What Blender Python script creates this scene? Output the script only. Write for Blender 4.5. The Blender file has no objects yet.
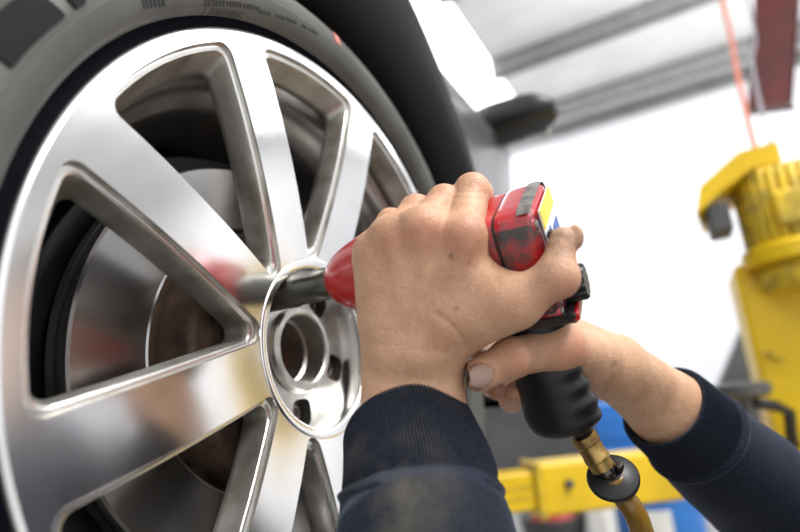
import bpy, math, random
import numpy as np
from mathutils import Vector, Matrix
from mathutils.geometry import delaunay_2d_cdt
random.seed(4); rng = np.random.default_rng(4)
SC = bpy.context.scene
COL = SC.collection
PI = math.pi

# ------------------------------------------------------------------ frames
# camera at (0,0,H); world X = car outward, Y = along the car to its rear, Z = up
H = 0.93
FPX = 539.0
Nn = np.array([0.87270181, -0.19278539, -0.44858147])
Un = np.array([-0.09007595, -0.96654763, 0.24014995])
Fn = np.array([0.47987276, 0.1691729, 0.8608732])
M3 = np.array([Nn, Fn, Un])                       # camera space (x right, y down, z ahead) -> world

def P(px, py, z):
    return np.array([(px - 400) / FPX * z, (py - 266) / FPX * z, z])

def W(p):
    p = np.asarray(p, float)
    return p @ M3.T + np.array([0, 0, H])

def WP(px, py, z):
    return W(P(px, py, z))

# ------------------------------------------------------------------ helpers
def link(o):
    COL.objects.link(o)
    return o

def empty(name, loc):
    o = link(bpy.data.objects.new(name, None))
    o.location = tuple(loc)
    o.empty_display_size = 0.02
    return o

def tag(o, label=None, cat=None, group=None, kind=None):
    if label: o['label'] = label
    if cat: o['category'] = cat
    if group: o['group'] = group
    if kind: o['kind'] = kind
    return o

def root_loc(o):
    v = Vector((0, 0, 0))
    while o is not None:
        v += o.location
        o = o.parent
    return np.array(v)

class MB:
    """collects faces, in world coordinates, into one mesh"""
    def __init__(s):
        s.v = []; s.f = []; s.m = []; s.sm = []; s.n = 0
    def add(s, v, f, mi=0, smooth=True):
        v = np.asarray(v, float).reshape(-1, 3)
        s.v.append(v)
        for q in f:
            s.f.append([int(i) + s.n for i in q]); s.m.append(mi); s.sm.append(smooth)
        s.n += len(v)
        return s
    def box(s, lo, hi, mi=0, R=None, o=(0, 0, 0), bev=0.0):
        lo = np.array(lo, float); hi = np.array(hi, float)
        c = (lo + hi) / 2; h = (hi - lo) / 2
        b = min(bev, 0.49 * 2 * h.min())
        vs = []; fs = []
        if b <= 0:
            vs = [[x, y, z] for z in (-1, 1) for y in (-1, 1) for x in (-1, 1)]
            vs = np.array(vs) * h
            fs = [(0, 2, 3, 1), (4, 5, 7, 6), (0, 1, 5, 4), (2, 6, 7, 3), (0, 4, 6, 2), (1, 3, 7, 5)]
        else:
            # three points at every corner: one per axis face
            idx = {}
            for sx in (-1, 1):
                for sy in (-1, 1):
                    for sz in (-1, 1):
                        for ax in range(3):
                            p = np.array([sx, sy, sz]) * (h - b)
                            p[ax] = (sx, sy, sz)[ax] * h[ax]
                            idx[(sx, sy, sz, ax)] = len(vs); vs.append(p)
            def outward(q):
                a, b_, c_ = (np.array(vs[q[0]]), np.array(vs[q[1]]), np.array(vs[q[2]]))
                nrm = np.cross(b_ - a, c_ - a)
                if nrm @ np.mean([vs[i] for i in q], 0) < 0: q = q[::-1]
                return q
            for ax in range(3):
                o1, o2 = [(1, 2), (0, 2), (0, 1)][ax]
                for sg in (-1, 1):
                    q = []
                    for a, b_ in ((-1, -1), (1, -1), (1, 1), (-1, 1)):
                        k = [0, 0, 0]; k[ax] = sg; k[o1] = a; k[o2] = b_
                        q.append(idx[tuple(k) + (ax,)])
                    fs.append(outward(q))
                for a in (-1, 1):
                    for b_ in (-1, 1):
                        k0 = [0, 0, 0]; k1 = [0, 0, 0]
                        k0[ax] = -1; k1[ax] = 1
                        for k in (k0, k1): k[o1] = a; k[o2] = b_
                        fs.append(outward([idx[tuple(k0) + (o1,)], idx[tuple(k1) + (o1,)], idx[tuple(k1) + (o2,)], idx[tuple(k0) + (o2,)]]))
            for sx in (-1, 1):
                for sy in (-1, 1):
                    for sz in (-1, 1):
                        fs.append(outward([idx[(sx, sy, sz, a)] for a in range(3)]))
            vs = np.array(vs)
        vs = vs + c
        if R is not None: vs = vs @ np.array(R).T
        s.add(vs + np.array(o), fs, mi, smooth=False)
        return s
    def loft(s, rings, mi=0, closed=True, caps=(True, True), smooth=True, flip=False):
        rings = [np.asarray(r, float) for r in rings]
        n = len(rings[0]); v = np.concatenate(rings); f = []
        for i in range(len(rings) - 1):
            for j in range(n if closed else n - 1):
                k = (j + 1) % n
                q = (i * n + j, i * n + k, (i + 1) * n + k, (i + 1) * n + j)
                f.append(q[::-1] if flip else q)
        s.add(v, f, mi, smooth)
        base = s.n - len(v)
        for which, ring, off in ((0, rings[0], 0), (1, rings[-1], (len(rings) - 1) * n)):
            if caps[which]:
                q = [base + off + j for j in range(n)]
                if (which == 0) != flip: q = q[::-1]
                s.f.append(q); s.m.append(mi); s.sm.append(False)
        return s
    def tube(s, pts, rad, n=16, mi=0, caps=(True, True)):
        pts = np.asarray(pts, float)
        if np.isscalar(rad): rad = [rad] * len(pts)
        s.loft(tube_rings(pts, rad, n), mi, True, caps)
        return s
    def build(s, name, mats, parent=None, auto=None):
        v = np.concatenate(s.v)
        v = v - root_loc(parent)
        me = bpy.data.meshes.new(name)
        me.from_pydata(v.tolist(), [], s.f)
        me.polygons.foreach_set('material_index', s.m)
        me.polygons.foreach_set('use_smooth', s.sm)
        for m in (mats if isinstance(mats, (list, tuple)) else [mats]): me.materials.append(m)
        me.update()
        if auto:
            try: me.set_sharp_from_angle(angle=auto)
            except Exception: pass
        o = link(bpy.data.objects.new(name, me))
        if parent is not None: o.parent = parent
        return o

def frames(pts):
    pts = np.asarray(pts, float)
    t = np.gradient(pts, axis=0)
    t /= np.linalg.norm(t, axis=1)[:, None] + 1e-12
    ref = np.array([0, 0, 1.0]) if abs(t[0][2]) < 0.9 else np.array([1.0, 0, 0])
    a = np.cross(ref, t[0]); a /= np.linalg.norm(a)
    A = []; B = []
    for i in range(len(pts)):
        a = a - t[i] * (a @ t[i]); a /= np.linalg.norm(a)
        A.append(a.copy()); B.append(np.cross(t[i], a))
    return t, np.array(A), np.array(B)

def tube_rings(pts, rad, n, fn=None):
    t, A, B = frames(pts)
    th = np.arange(n) * 2 * PI / n
    R = []
    for i, p in enumerate(pts):
        r = rad[i] if fn is None else fn(i, th, rad[i])
        R.append(p + (np.cos(th) * r)[:, None] * A[i] + (np.sin(th) * r)[:, None] * B[i])
    return R

def catmull(pts, per=8):
    pts = np.asarray(pts, float)
    q = np.vstack([2 * pts[0] - pts[1], pts, 2 * pts[-1] - pts[-2]])
    out = []
    for i in range(1, len(q) - 2):
        for t in np.linspace(0, 1, per, endpoint=False):
            p0, p1, p2, p3 = q[i - 1:i + 3]
            out.append(0.5 * (2 * p1 + (p2 - p0) * t + (2 * p0 - 5 * p1 + 4 * p2 - p3) * t * t + (3 * p1 - p0 - 3 * p2 + p3) * t ** 3))
    out.append(pts[-1])
    return np.array(out)

def lathe(prof, origin, axis, xdir, n=64, mb=None, mi=0, caps=(False, False), flip=False):
    """prof: list of (r, h) along axis"""
    axis = np.asarray(axis, float) / np.linalg.norm(axis)
    xdir = np.asarray(xdir, float); xdir = xdir - axis * (xdir @ axis); xdir /= np.linalg.norm(xdir)
    ydir = np.cross(axis, xdir)
    th = np.arange(n) * 2 * PI / n
    rings = [np.asarray(origin) + axis * h + r * (np.cos(th)[:, None] * xdir + np.sin(th)[:, None] * ydir) for r, h in prof]
    mb = mb or MB()
    mb.loft(rings, mi, True, caps, flip=flip)
    return mb

# ------------------------------------------------------------------ materials
MATS = {}
def mat(name, col, rough=0.5, metal=0.0, var=0.0, vscale=20.0, col2=None, bump=0.0, bscale=200.0, rvar=0.0, spec=None, coat=0.0, detail=4.0):
    m = bpy.data.materials.new(name); m.use_nodes = True
    nt = m.node_tree; b = nt.nodes['Principled BSDF']
    b.inputs['Base Color'].default_value = (*col, 1)
    b.inputs['Roughness'].default_value = rough
    b.inputs['Metallic'].default_value = metal
    if spec is not None: b.inputs['Specular IOR Level'].default_value = spec
    if coat: b.inputs['Coat Weight'].default_value = coat; b.inputs['Coat Roughness'].default_value = 0.05
    tc = nt.nodes.new('ShaderNodeTexCoord')
    if var or col2:
        nz = nt.nodes.new('ShaderNodeTexNoise'); nz.inputs['Scale'].default_value = vscale; nz.inputs['Detail'].default_value = detail
        nt.links.new(tc.outputs['Object'], nz.inputs['Vector'])
        rp = nt.nodes.new('ShaderNodeValToRGB')
        c2 = col2 or tuple(max(0, c * (1 - var)) for c in col)
        rp.color_ramp.elements[0].position = 0.36; rp.color_ramp.elements[0].color = (*c2, 1)
        rp.color_ramp.elements[1].position = 0.62; rp.color_ramp.elements[1].color = (*col, 1)
        nt.links.new(nz.outputs['Fac'], rp.inputs['Fac'])
        nt.links.new(rp.outputs['Color'], b.inputs['Base Color'])
        if rvar:
            mr = nt.nodes.new('ShaderNodeMapRange')
            mr.inputs['To Min'].default_value = min(1, rough + rvar); mr.inputs['To Max'].default_value = max(0.02, rough - rvar * 0.3)
            nt.links.new(nz.outputs['Fac'], mr.inputs['Value']); nt.links.new(mr.outputs['Result'], b.inputs['Roughness'])
    if bump:
        n2 = nt.nodes.new('ShaderNodeTexNoise'); n2.inputs['Scale'].default_value = bscale; n2.inputs['Detail'].default_value = 3
        nt.links.new(tc.outputs['Object'], n2.inputs['Vector'])
        bp = nt.nodes.new('ShaderNodeBump'); bp.inputs['Strength'].default_value = bump; bp.inputs['Distance'].default_value = 0.002
        nt.links.new(n2.outputs['Fac'], bp.inputs['Height']); nt.links.new(bp.outputs['Normal'], b.inputs['Normal'])
    MATS[name] = m
    return m

m_alu = mat('polished_aluminium', (0.94, 0.93, 0.92), 0.16, 1.0, var=0.05, vscale=30, rvar=0.08)
m_pocket = mat('silver_paint_dusty', (0.56, 0.54, 0.50), 0.34, 0.8, vscale=26, col2=(0.27, 0.245, 0.205), rvar=0.25)
m_cast = mat('hub_cast_aluminium', (0.66, 0.64, 0.60), 0.30, 1.0, vscale=40, col2=(0.40, 0.38, 0.35), rvar=0.15)
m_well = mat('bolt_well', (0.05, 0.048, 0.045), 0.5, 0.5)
m_barrel = mat('barrel_metal', (0.66, 0.63, 0.61), 0.28, 0.9, var=0.4, vscale=14)
m_ledge = mat('silver_paint_highlight', (0.82, 0.80, 0.77), 0.26, 0.85, var=0.15, vscale=30)  # lighter copy of the pocket paint; the ledge highlight is put into the colour
m_lip = mat('rim_edge_dark', (0.004, 0.004, 0.007), 0.9, spec=0.05)
m_rubber = mat('tyre_rubber', (0.10, 0.098, 0.088), 0.55, var=0.25, vscale=18, bump=0.08, bscale=500, spec=0.4)
m_rubberblk = mat('tyre_rubber_textured', (0.010, 0.010, 0.010), 0.95, var=0.3, vscale=500, bump=0.9, bscale=900)
m_tyretext = mat('tyre_marking', (0.035, 0.034, 0.032), 0.7)
m_pink = mat('pink_paint_mark', (0.62, 0.20, 0.15), 0.7)
m_disc = mat('brake_disc_steel', (0.50, 0.48, 0.47), 0.24, 1.0, var=0.15, vscale=10)
m_hat = mat('rusty_hat', (0.16, 0.10, 0.065), 0.55, 0.5, vscale=40, col2=(0.045, 0.028, 0.02))
m_rust = mat('rust_hub', (0.24, 0.12, 0.06), 0.6, 0.4, vscale=90, col2=(0.07, 0.04, 0.03))
m_darksteel = mat('dark_steel', (0.12, 0.115, 0.10), 0.28, 1.0, var=0.35, vscale=60, rvar=0.2)
m_bolt = mat('bolt_steel', (0.30, 0.29, 0.27), 0.35, 0.9, var=0.4, vscale=100)
m_black = mat('black_satin_plastic', (0.012, 0.012, 0.012), 0.42, var=0.2, vscale=30)
m_cladding = mat('arch_cladding', (0.008, 0.008, 0.008), 0.42, var=0.2, vscale=8, bump=0.05, bscale=900, spec=0.10)
m_grip = mat('grip_rubber', (0.010, 0.010, 0.010), 0.38, var=0.3, vscale=60, bump=0.12, bscale=500)
m_brass = mat('brass', (0.60, 0.40, 0.14), 0.32, 1.0, vscale=70, col2=(0.30, 0.19, 0.07), rvar=0.2)
m_hose = mat('amber_hose', (0.27, 0.145, 0.018), 0.30, 0.0, var=0.35, vscale=60, coat=0.4)
m_carpaint = mat('car_paint_grey', (0.15, 0.152, 0.158), 0.27, 0.35, coat=0.2)
m_glass = mat('car_glass', (0.02, 0.025, 0.03), 0.05, 0.0, coat=1.0, spec=0.8)
m_mirrorglass = mat('mirror_glass', (0.8, 0.8, 0.8), 0.03, 1.0)
m_wall = mat('white_wall', (0.86, 0.86, 0.88), 0.8, var=0.03, vscale=2)
m_floor = mat('concrete_floor', (0.42, 0.41, 0.40), 0.5, var=0.3, vscale=3, bump=0.1, bscale=40)
m_purlin = mat('purlin_steel', (0.29, 0.29, 0.29), 0.6, 0.2, var=0.2, vscale=5)
m_yellow = mat('yellow_enamel', (0.82, 0.53, 0.005), 0.38, var=0.12, vscale=9)
m_yellowold = mat('yellow_enamel_grimy', (0.74, 0.50, 0.015), 0.45, vscale=25, col2=(0.42, 0.29, 0.03))
m_red_beam = mat('red_oxide_steel', (0.12, 0.018, 0.016), 0.5, var=0.35, vscale=5)
m_blue = mat('blue_paint', (0.03, 0.20, 0.62), 0.4, var=0.15, vscale=8)
m_white = mat('white_plastic', (0.80, 0.79, 0.76), 0.5, var=0.08)
m_greymetal = mat('grey_cabinet', (0.085, 0.083, 0.082), 0.5, var=0.2, vscale=4)
m_orange = mat('orange_hose', (0.50, 0.13, 0.07), 0.5)
m_cable = mat('dark_cable', (0.25, 0.25, 0.27), 0.6)
m_brown = mat('cardboard_brown', (0.22, 0.15, 0.08), 0.8, var=0.3, vscale=10)
m_redplastic = mat('red_plastic', (0.5, 0.04, 0.03), 0.4)
m_trousers = mat('dark_work_trousers', (0.03, 0.03, 0.035), 0.85, var=0.2, bump=0.3)
m_hair = mat('brown_hair', (0.05, 0.03, 0.02), 0.6, bump=0.5, bscale=150)
m_boot = mat('black_boot', (0.02, 0.018, 0.016), 0.5)

# ------------------------------------------------------------------ camera
cam = link(bpy.data.objects.new('camera', bpy.data.cameras.new('camera')))
cam.data.sensor_width = 36; cam.data.lens = FPX * 36 / 800
cam.data.clip_start = 0.01
xc, yc, zc = M3[:, 0], M3[:, 1], M3[:, 2]
cam.matrix_world = Matrix(((xc[0], -yc[0], -zc[0], 0), (xc[1], -yc[1], -zc[1], 0), (xc[2], -yc[2], -zc[2], H), (0, 0, 0, 1)))
cam.data.dof.use_dof = True
cam.data.dof.focus_distance = 0.35
cam.data.dof.aperture_fstop = 3.3
SC.camera = cam
SC.view_settings.view_transform = 'Standard'
SC.view_settings.look = 'None'
SC.view_settings.gamma = 1
SC.view_settings.exposure = 0.30
try: SC.view_settings.use_curve_mapping = False
except Exception: pass
# ------------------------------------------------------------------ the room
mb = MB(); mb.box((-9, -3, -0.1), (11, 8.1, 0.0)); tag(mb.build('floor', m_floor), kind='structure')
mb = MB(); mb.box((-9, 8.0, 0), (11, 8.15, 4.8)); tag(mb.build('wall_back', m_wall), kind='structure')

def ceiling_material():
    m = mat('insulated_ceiling', (0.88, 0.88, 0.87), 0.6, var=0.10, vscale=1.6, bump=0.4, bscale=6)
    return m
mb = MB()
mb.box((-9, -3, 4.8), (-3.3, 8.1, 4.9)); mb.box((-1.5, -3, 4.8), (2.6, 8.1, 4.9)); mb.box((5.2, -3, 4.8), (11, 8.1, 4.9))
tag(mb.build('ceiling', ceiling_material()), kind='structure')
for i, y in enumerate((2.6, 4.15, 5.72, 7.2)):
    mb = MB()
    x0 = -1.5 if i in (1, 2) else -9
    mb.box((x0, y, 4.56), (11, y + 0.015, 4.8)); mb.box((x0, y, 4.56), (11, y + 0.09, 4.575)); mb.box((x0, y, 4.785), (11, y + 0.09, 4.8))
    tag(mb.build('trim_%d' % (i + 1), m_purlin), kind='structure')
# wall-head steel angle
mb = MB(); mb.box((-9, 7.92, 4.62), (11, 8.0, 4.8)); tag(mb.build('trim_5', m_purlin), kind='structure')

# translucent roof sheet, lit by the daylight above it
ms = bpy.data.materials.new('translucent_roof_sheet'); ms.use_nodes = True
nt = ms.node_tree; nt.nodes.clear()
em = nt.nodes.new('ShaderNodeEmission'); out = nt.nodes.new('ShaderNodeOutputMaterial')
em.inputs['Color'].default_value = (0.96, 0.98, 1, 1); em.inputs['Strength'].default_value = 3.4
nt.links.new(em.outputs[0], out.inputs[0])
mb = MB(); mb.box((-3.3, -3, 4.82), (-1.5, 8.1, 4.86)); tag(mb.build('window_1', ms), kind='structure')
mb = MB(); mb.box((2.6, -3, 4.82), (5.2, 8.1, 4.86)); ms2 = ms.copy(); ms2.node_tree.nodes['Emission'].inputs['Strength'].default_value = 2.3; tag(mb.build('roof_sheet_fill', ms2), kind='structure')  # unseen second glowing sheet, added to brighten the reflections in the rim

world = bpy.data.worlds.new('world'); SC.world = world; world.use_nodes = True
bg = world.node_tree.nodes['Background']
bg.inputs['Color'].default_value = (0.93, 0.96, 1.0, 1); bg.inputs['Strength'].default_value = 1.0

def area(name, loc, target, sx, sy, power, col=(1, 1, 1)):
    l = bpy.data.lights.new(name, 'AREA'); l.shape = 'RECTANGLE'; l.size = sx; l.size_y = sy; l.energy = power; l.color = col
    o = link(bpy.data.objects.new(name, l)); o.location = loc
    d = Vector(target) - Vector(loc)
    o.rotation_euler = d.to_track_quat('-Z', 'Y').to_euler()
    return o
area('ceiling_fill', (2.2, 0.4, 4.5), (2.0, 0.6, 0), 1.2, 3.0, 200)  # added unseen area light at ceiling height for general brightness
area('ceiling_fill', (1.5, 6.2, 4.4), (1.5, 8.0, 0.2), 7.0, 0.6, 80)  # added unseen area light, aimed to brighten the back wall
area('uplight_fill', (2.0, 5.2, 3.7), (1.6, 5.9, 4.8), 4.0, 1.0, 48)  # invisible area light added below the roof to brighten the ceiling

# ------------------------------------------------------------------ wheel
RW = 0.245
Cw = W(np.array([-0.04414255, 0.05993018, 0.42336]))
E1 = M3 @ np.array([-0.4572, 0.0, -0.8894]); E1[0] = 0; E1 /= np.linalg.norm(E1)
NX = np.array([1.0, 0, 0])
E2 = np.cross(NX, E1)
PH = -5.56                                            # first spoke, degrees
def wl(x, y, z):
    """wheel-plane coordinates in rim radii -> world"""
    x = np.asarray(x, float)[..., None]; y = np.asarray(y, float)[..., None]; z = np.asarray(z, float)[..., None]
    return Cw + RW * (x * E1 - y * E2 + z * NX)
def wpol(r, a, z):
    a = np.radians(a)
    return wl(r * np.cos(a), r * np.sin(a), z)
def zf(r):
    r = np.asarray(r, float)
    return -0.090 * np.clip((0.95 - r) / 0.69, 0, 2) ** 1.9
def wlathe(prof, n=96, mb=None, mi=0, center=None, flip=False, caps=(False, False)):
    return lathe([(r * RW, z * RW) for r, z in prof], Cw if center is None else center, NX, E1, n, mb, mi, caps, flip)

def pocket(wa, wb, Ro, ro, rt, n=10):
    """closed outline of the hole between two spokes, in a frame whose spokes lie at 0 and 40 degrees.
    wa / wb: half widths of the two spokes, Ro: outer radius, ro / rt: corner radii"""
    A = math.radians(40)
    ua = np.array([1.0, 0]); na = np.array([0, 1.0])              # edge above spoke 0:  p.na = wa
    ub = np.array([math.cos(A), math.sin(A)]); nb = np.array([math.sin(A), -math.cos(A)])   # edge below spoke 1: p.nb = wb
    def outer(u, nn, w):
        d = w + ro; rc = Ro - ro
        t = math.sqrt(max(rc * rc - d * d, 0)); c = u * t + nn * d
        return c, c - nn * ro, c / np.linalg.norm(c) * Ro
    ca, ta, oa = outer(ua, na, wa); cb, tb, ob = outer(ub, nb, wb)
    S = np.array([na, nb]); ct = np.linalg.solve(S, np.array([wa + rt, wb + rt]))
    pa, pb = ct - na * rt, ct - nb * rt
    def arc(c, p, q, r, k):
        a0 = math.atan2(*(p - c)[::-1]); a1 = math.atan2(*(q - c)[::-1])
        d = (a1 - a0 + PI) % (2 * PI) - PI
        t = np.linspace(0, 1, k, endpoint=False)
        return np.c_[c[0] + r * np.cos(a0 + d * t), c[1] + r * np.sin(a0 + d * t)]
    def seg(p, q, k):
        t = np.linspace(0, 1, k, endpoint=False)[:, None]
        return p + (q - p) * t
    return np.concatenate([seg(pa, ta, 24), arc(ca, ta, oa, ro, n), arc(np.zeros(2), oa, ob, Ro, 26), arc(cb, ob, tb, ro, n), seg(tb, pb, 24), arc(ct, pb, pa, rt, 16)])

def rot2(p, deg):
    a = math.radians(deg); c, s = math.cos(a), math.sin(a)
    return p @ np.array([[c, s], [-s, c]])

def inpoly(p, poly):
    x, y = p[:, 0], p[:, 1]; ins = np.zeros(len(p), bool)
    a = poly; b = np.roll(poly, -1, 0)
    for (x0, y0), (x1, y1) in zip(a, b):
        c = ((y0 > y) != (y1 > y))
        ins ^= c & (x < (x1 - x0) * (y - y0) / (y1 - y0 + 1e-15) + x0)
    return ins

SW = 0.076                                            # spoke half width
base_out = pocket(SW, SW, 0.95, 0.034, 0.036)
outlines = [rot2(base_out, PH + 40 * k) for k in range(9)]

wheel = empty('alloy_wheel', Cw)
tag(wheel, 'large polished nine spoke alloy wheel with low profile tyre, being bolted on', 'wheel')

# face plate: triangulated sheet with nine holes
pts = []; edges = []
def addloop(p):
    b = len(pts); n = len(p)
    pts.extend([Vector(q) for q in p]); edges.extend([(b + i, b + (i + 1) % n) for i in range(n)])
for o_ in outlines: addloop(o_)
th = np.arange(240) * 2 * PI / 240
addloop(np.c_[0.982 * np.cos(th), 0.982 * np.sin(th)])
th = np.arange(120) * 2 * PI / 120
addloop(np.c_[0.285 * np.cos(th), 0.285 * np.sin(th)])
grid = []
for r in np.arange(0.30, 0.98, 0.022):
    k = int(2 * PI * r / 0.03)
    a = np.arange(k) * 2 * PI / k + r * 7
    grid.append(np.c_[r * np.cos(a), r * np.sin(a)])
grid = np.concatenate(grid)
keep = np.ones(len(grid), bool)
big = pocket(SW - 0.012, SW - 0.012, 0.962, 0.034, 0.036)
for k in range(9): keep &= ~inpoly(grid, rot2(big, PH + 40 * k))
pts.extend([Vector(q) for q in grid[keep]])
cv, ce, cf, *_ = delaunay_2d_cdt(pts, edges, [], 0, 1e-7)
cv = np.array([list(v) for v in cv])
cen = np.array([cv[list(f)].mean(0) for f in cf])
rr = np.hypot(cen[:, 0], cen[:, 1])
ok = (rr < 0.982) & (rr > 0.285)
for o_ in outlines: ok &= ~inpoly(cen, o_)
mb = MB()
r_ = np.hypot(cv[:, 0], cv[:, 1])
V3 = wl(cv[:, 0], cv[:, 1], zf(r_))
FF = []
for f, k in zip(cf, ok):
    if k:
        a, b, c = (V3[i] for i in f[:3])
        FF.append(tuple(f) if np.cross(b - a, c - a)[0] > 0 else tuple(f)[::-1])
mb.add(V3, FF, 0)
# outer lip roll and the ring round the hub recess
wlathe([(0.982, 0.0), (0.990, -0.003), (0.996, -0.010), (0.998, -0.03)], 240, mb, 0)
face = mb.build('spoke_face', [m_alu], wheel)
mb = MB()
wlathe([(0.254, -0.19), (0.257, -0.098), (0.260, -0.088), (0.264, -0.0835), (0.268, -0.0815), (0.285, -0.0785), (0.289, -0.0785), (0.2925, -0.0815), (0.2945, -0.0850)], 160, mb, 0)
mb.build('hub_ring', [m_alu], wheel)
# drafted walls of every opening
steps = [(0, 0, 0, .034, .036), (.0012, .0012, .0095, .034, .0355), (.0035, .0035, .0125, .034, .035), (.0065, .0065, .0120, .0335, .034), (.0115, .012, .0122, .033, .032),
         (.0155, .017, .0155, .032, .030), (.018, .021, .022, .031, .029), (.020, .030, .048, .030, .028), (.022, .047, .080, .030, .026), (.022, .055, .094, .030, .026), (.014, .05, .108, .03, .03)]
for k in range(9):
    mb = MB(); rings = []
    for (ds, do, h, ro, rt) in steps:
        p = rot2(pocket(SW + ds, SW + ds, 0.95 - do, ro, rt), PH + 40 * k)
        q = rot2(base_out, PH + 40 * k)
        z0 = zf(np.hypot(q[:, 0], q[:, 1]))
        zdeep = -0.02 + z0 * 1.0
        rings.append(wl(p[:, 0], p[:, 1], z0 - h))
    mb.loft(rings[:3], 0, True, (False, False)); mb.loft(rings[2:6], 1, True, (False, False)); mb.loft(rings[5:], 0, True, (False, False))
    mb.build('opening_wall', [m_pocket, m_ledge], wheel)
# barrel behind the spokes
mb = MB()
wlathe([(0.998, -0.03), (0.985, -0.06), (0.93, -0.115), (0.888, -0.125), (0.884, -0.19), (0.872, -0.215), (0.846, -0.24), (0.838, -0.30), (0.835, -0.62), (0.86, -0.70), (0.95, -0.86), (0.99, -0.90)], 160, mb, 0, flip=True)
wlathe([(0.998, -0.03), (0.990, -0.07), (0.94, -0.135), (0.90, -0.15), (0.895, -0.21), (0.86, -0.26), (0.85, -0.62), (0.87, -0.69), (0.96, -0.86), (0.99, -0.90)], 160, mb, 0)
mb.build('rim_barrel', [m_barrel], wheel)
# hub recess floor with bolt wells
LUGA = [63 + 72 * k for k in range(5)]
LR = 0.207
pts = []; edges = []
th = np.arange(100) * 2 * PI / 100
addloop(np.c_[0.2555 * np.cos(th), 0.2555 * np.sin(th)]); addloop(np.c_[0.139 * np.cos(th), 0.139 * np.sin(th)])
wells = []
t2 = np.arange(36) * 2 * PI / 36
for a in LUGA:
    c = LR * np.array([math.cos(math.radians(a)), math.sin(math.radians(a))])
    loc_r = np.array([math.cos(math.radians(a)), math.sin(math.radians(a))]); loc_t = np.array([-loc_r[1], loc_r[0]])
    sup = lambda s: np.sign(s) * np.abs(s) ** 0.6
    q = c + 0.0445 * sup(np.cos(t2))[:, None] * loc_r + 0.046 * sup(np.sin(t2))[:, None] * loc_t
    wells.append((q, c)); addloop(q)
cv, ce, cf, *_ = delaunay_2d_cdt(pts, edges, [], 0, 1e-7)
cv = np.array([list(v) for v in cv]); cen = np.array([cv[list(f)].mean(0) for f in cf])
rr = np.hypot(cen[:, 0], cen[:, 1]); ok = (rr < 0.2555) & (rr > 0.139)
for q, c in wells: ok &= ~inpoly(cen, q)
mb = MB(); r_ = np.hypot(cv[:, 0], cv[:, 1]); V3 = wl(cv[:, 0], cv[:, 1], np.full(len(cv), -0.183))
FF = []
for f, k in zip(cf, ok):
    if k:
        a, b, c = (V3[i] for i in f[:3]); FF.append(tuple(f) if np.cross(b - a, c - a)[0] > 0 else tuple(f)[::-1])
mb.add(V3, FF, 0, False)
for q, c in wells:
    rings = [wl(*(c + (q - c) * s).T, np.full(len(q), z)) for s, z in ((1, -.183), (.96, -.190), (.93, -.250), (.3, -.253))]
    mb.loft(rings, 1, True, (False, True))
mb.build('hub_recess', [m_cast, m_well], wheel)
mb = MB()
wlathe([(0.146, -0.184), (0.142, -0.164), (0.137, -0.158), (0.121, -0.158), (0.115, -0.163), (0.112, -0.21), (0.112, -0.235), (0.102, -0.242), (0.100, -0.38)], 96, mb, 0, flip=True)
mb.build('centre_bore', [m_cast], wheel, auto=math.radians(28))
for a in LUGA[1:]:
    mb = MB(); c = wpol(LR, a, 0)
    wlathe([(0.036, -0.255), (0.036, -0.222), (0.032, -0.214), (0.021, -0.213), (0.0185, -0.216), (0.018, -0.245), (0.001, -0.246)], 6 * 5, mb, 0, center=c, flip=True)
    mb.build('wheel_bolt', [m_bolt], wheel)
# tyre
tyre_prof = [(0.992, -0.06), (1.010, -0.05), (1.020, -0.028), (1.0245, -0.004), (1.031, 0.014), (1.043, 0.027), (1.060, 0.036), (1.080, 0.043), (1.0875, 0.0445), (1.091, 0.0425), (1.0925, 0.0385),
             (1.096, 0.0385), (1.10, 0.0395), (1.125, 0.0375), (1.15, 0.0290), (1.172, 0.014), (1.176, 0.008), (1.182, 0.006), (1.20, -0.013), (1.222, -0.045), (1.243, -0.09), (1.258, -0.15), (1.265, -0.25),
             (1.268, -0.5), (1.258, -0.82), (1.23, -0.90), (1.13, -0.97), (1.02, -0.93), (0.99, -0.89)]
mb = MB(); wlathe(tyre_prof, 200, mb, 0, flip=True)
tyre = mb.build('tyre', [m_rubber], wheel, auto=math.radians(40))
mb = MB(); wlathe([(0.985, -0.040), (0.998, -0.022), (1.016, -0.018), (1.0255, -0.006), (1.03, -0.02)], 160, mb, 0, flip=True)
mb.build('bead_gap', [m_lip], tyre)
def tz(r):
    a = np.array(tyre_prof[:26]); o_ = np.argsort(a[:, 0]); return np.interp(r, a[o_, 0], a[o_, 1])
def patch(mbx, r0, r1, a0, a1, lift, nr=6, na=14, mi=0):
    r = np.linspace(r0, r1, nr); a = np.linspace(a0, a1, na)
    top = np.array([[wpol(x, y, tz(x) + lift) for y in a] for x in r]).reshape(-1, 3)
    bot = np.array([[wpol(x, y, tz(x) - 0.002) for y in a] for x in r]).reshape(-1, 3)
    f = []
    for i in range(nr - 1):
        for j in range(na - 1):
            q = (i * na + j, i * na + j + 1, (i + 1) * na + j + 1, (i + 1) * na + j); f.append(q)
    ring = [j for j in range(na)] + [i * na + na - 1 for i in range(1, nr)] + [(nr - 1) * na + j for j in range(na - 2, -1, -1)] + [i * na for i in range(nr - 2, 0, -1)]
    n0 = nr * na
    for i in range(len(ring)):
        p, q = ring[i], ring[(i + 1) % len(ring)]
        f.append((q, p, p + n0, q + n0))
    mbx.add(np.concatenate([top, bot]), f, mi, False)
def px_ra(px, py, z=0.035):
    d = W(P(px, py, 1.0)) - np.array([0, 0, H]); o_ = np.array([0, 0, H])
    t = (Cw[0] + z * RW - o_[0]) / d[0]; q = (o_ + d * t - Cw) / RW
    return math.hypot(q @ E1, -(q @ E2)), math.degrees(math.atan2(-(q @ E2), q @ E1))
aA = px_ra(57, 11)[1]; aB = px_ra(4, 64)[1]; aC = px_ra(73, 8)[1]; aD = px_ra(86, 6)[1]
pitch = (aD - aB) + 3.2
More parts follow.
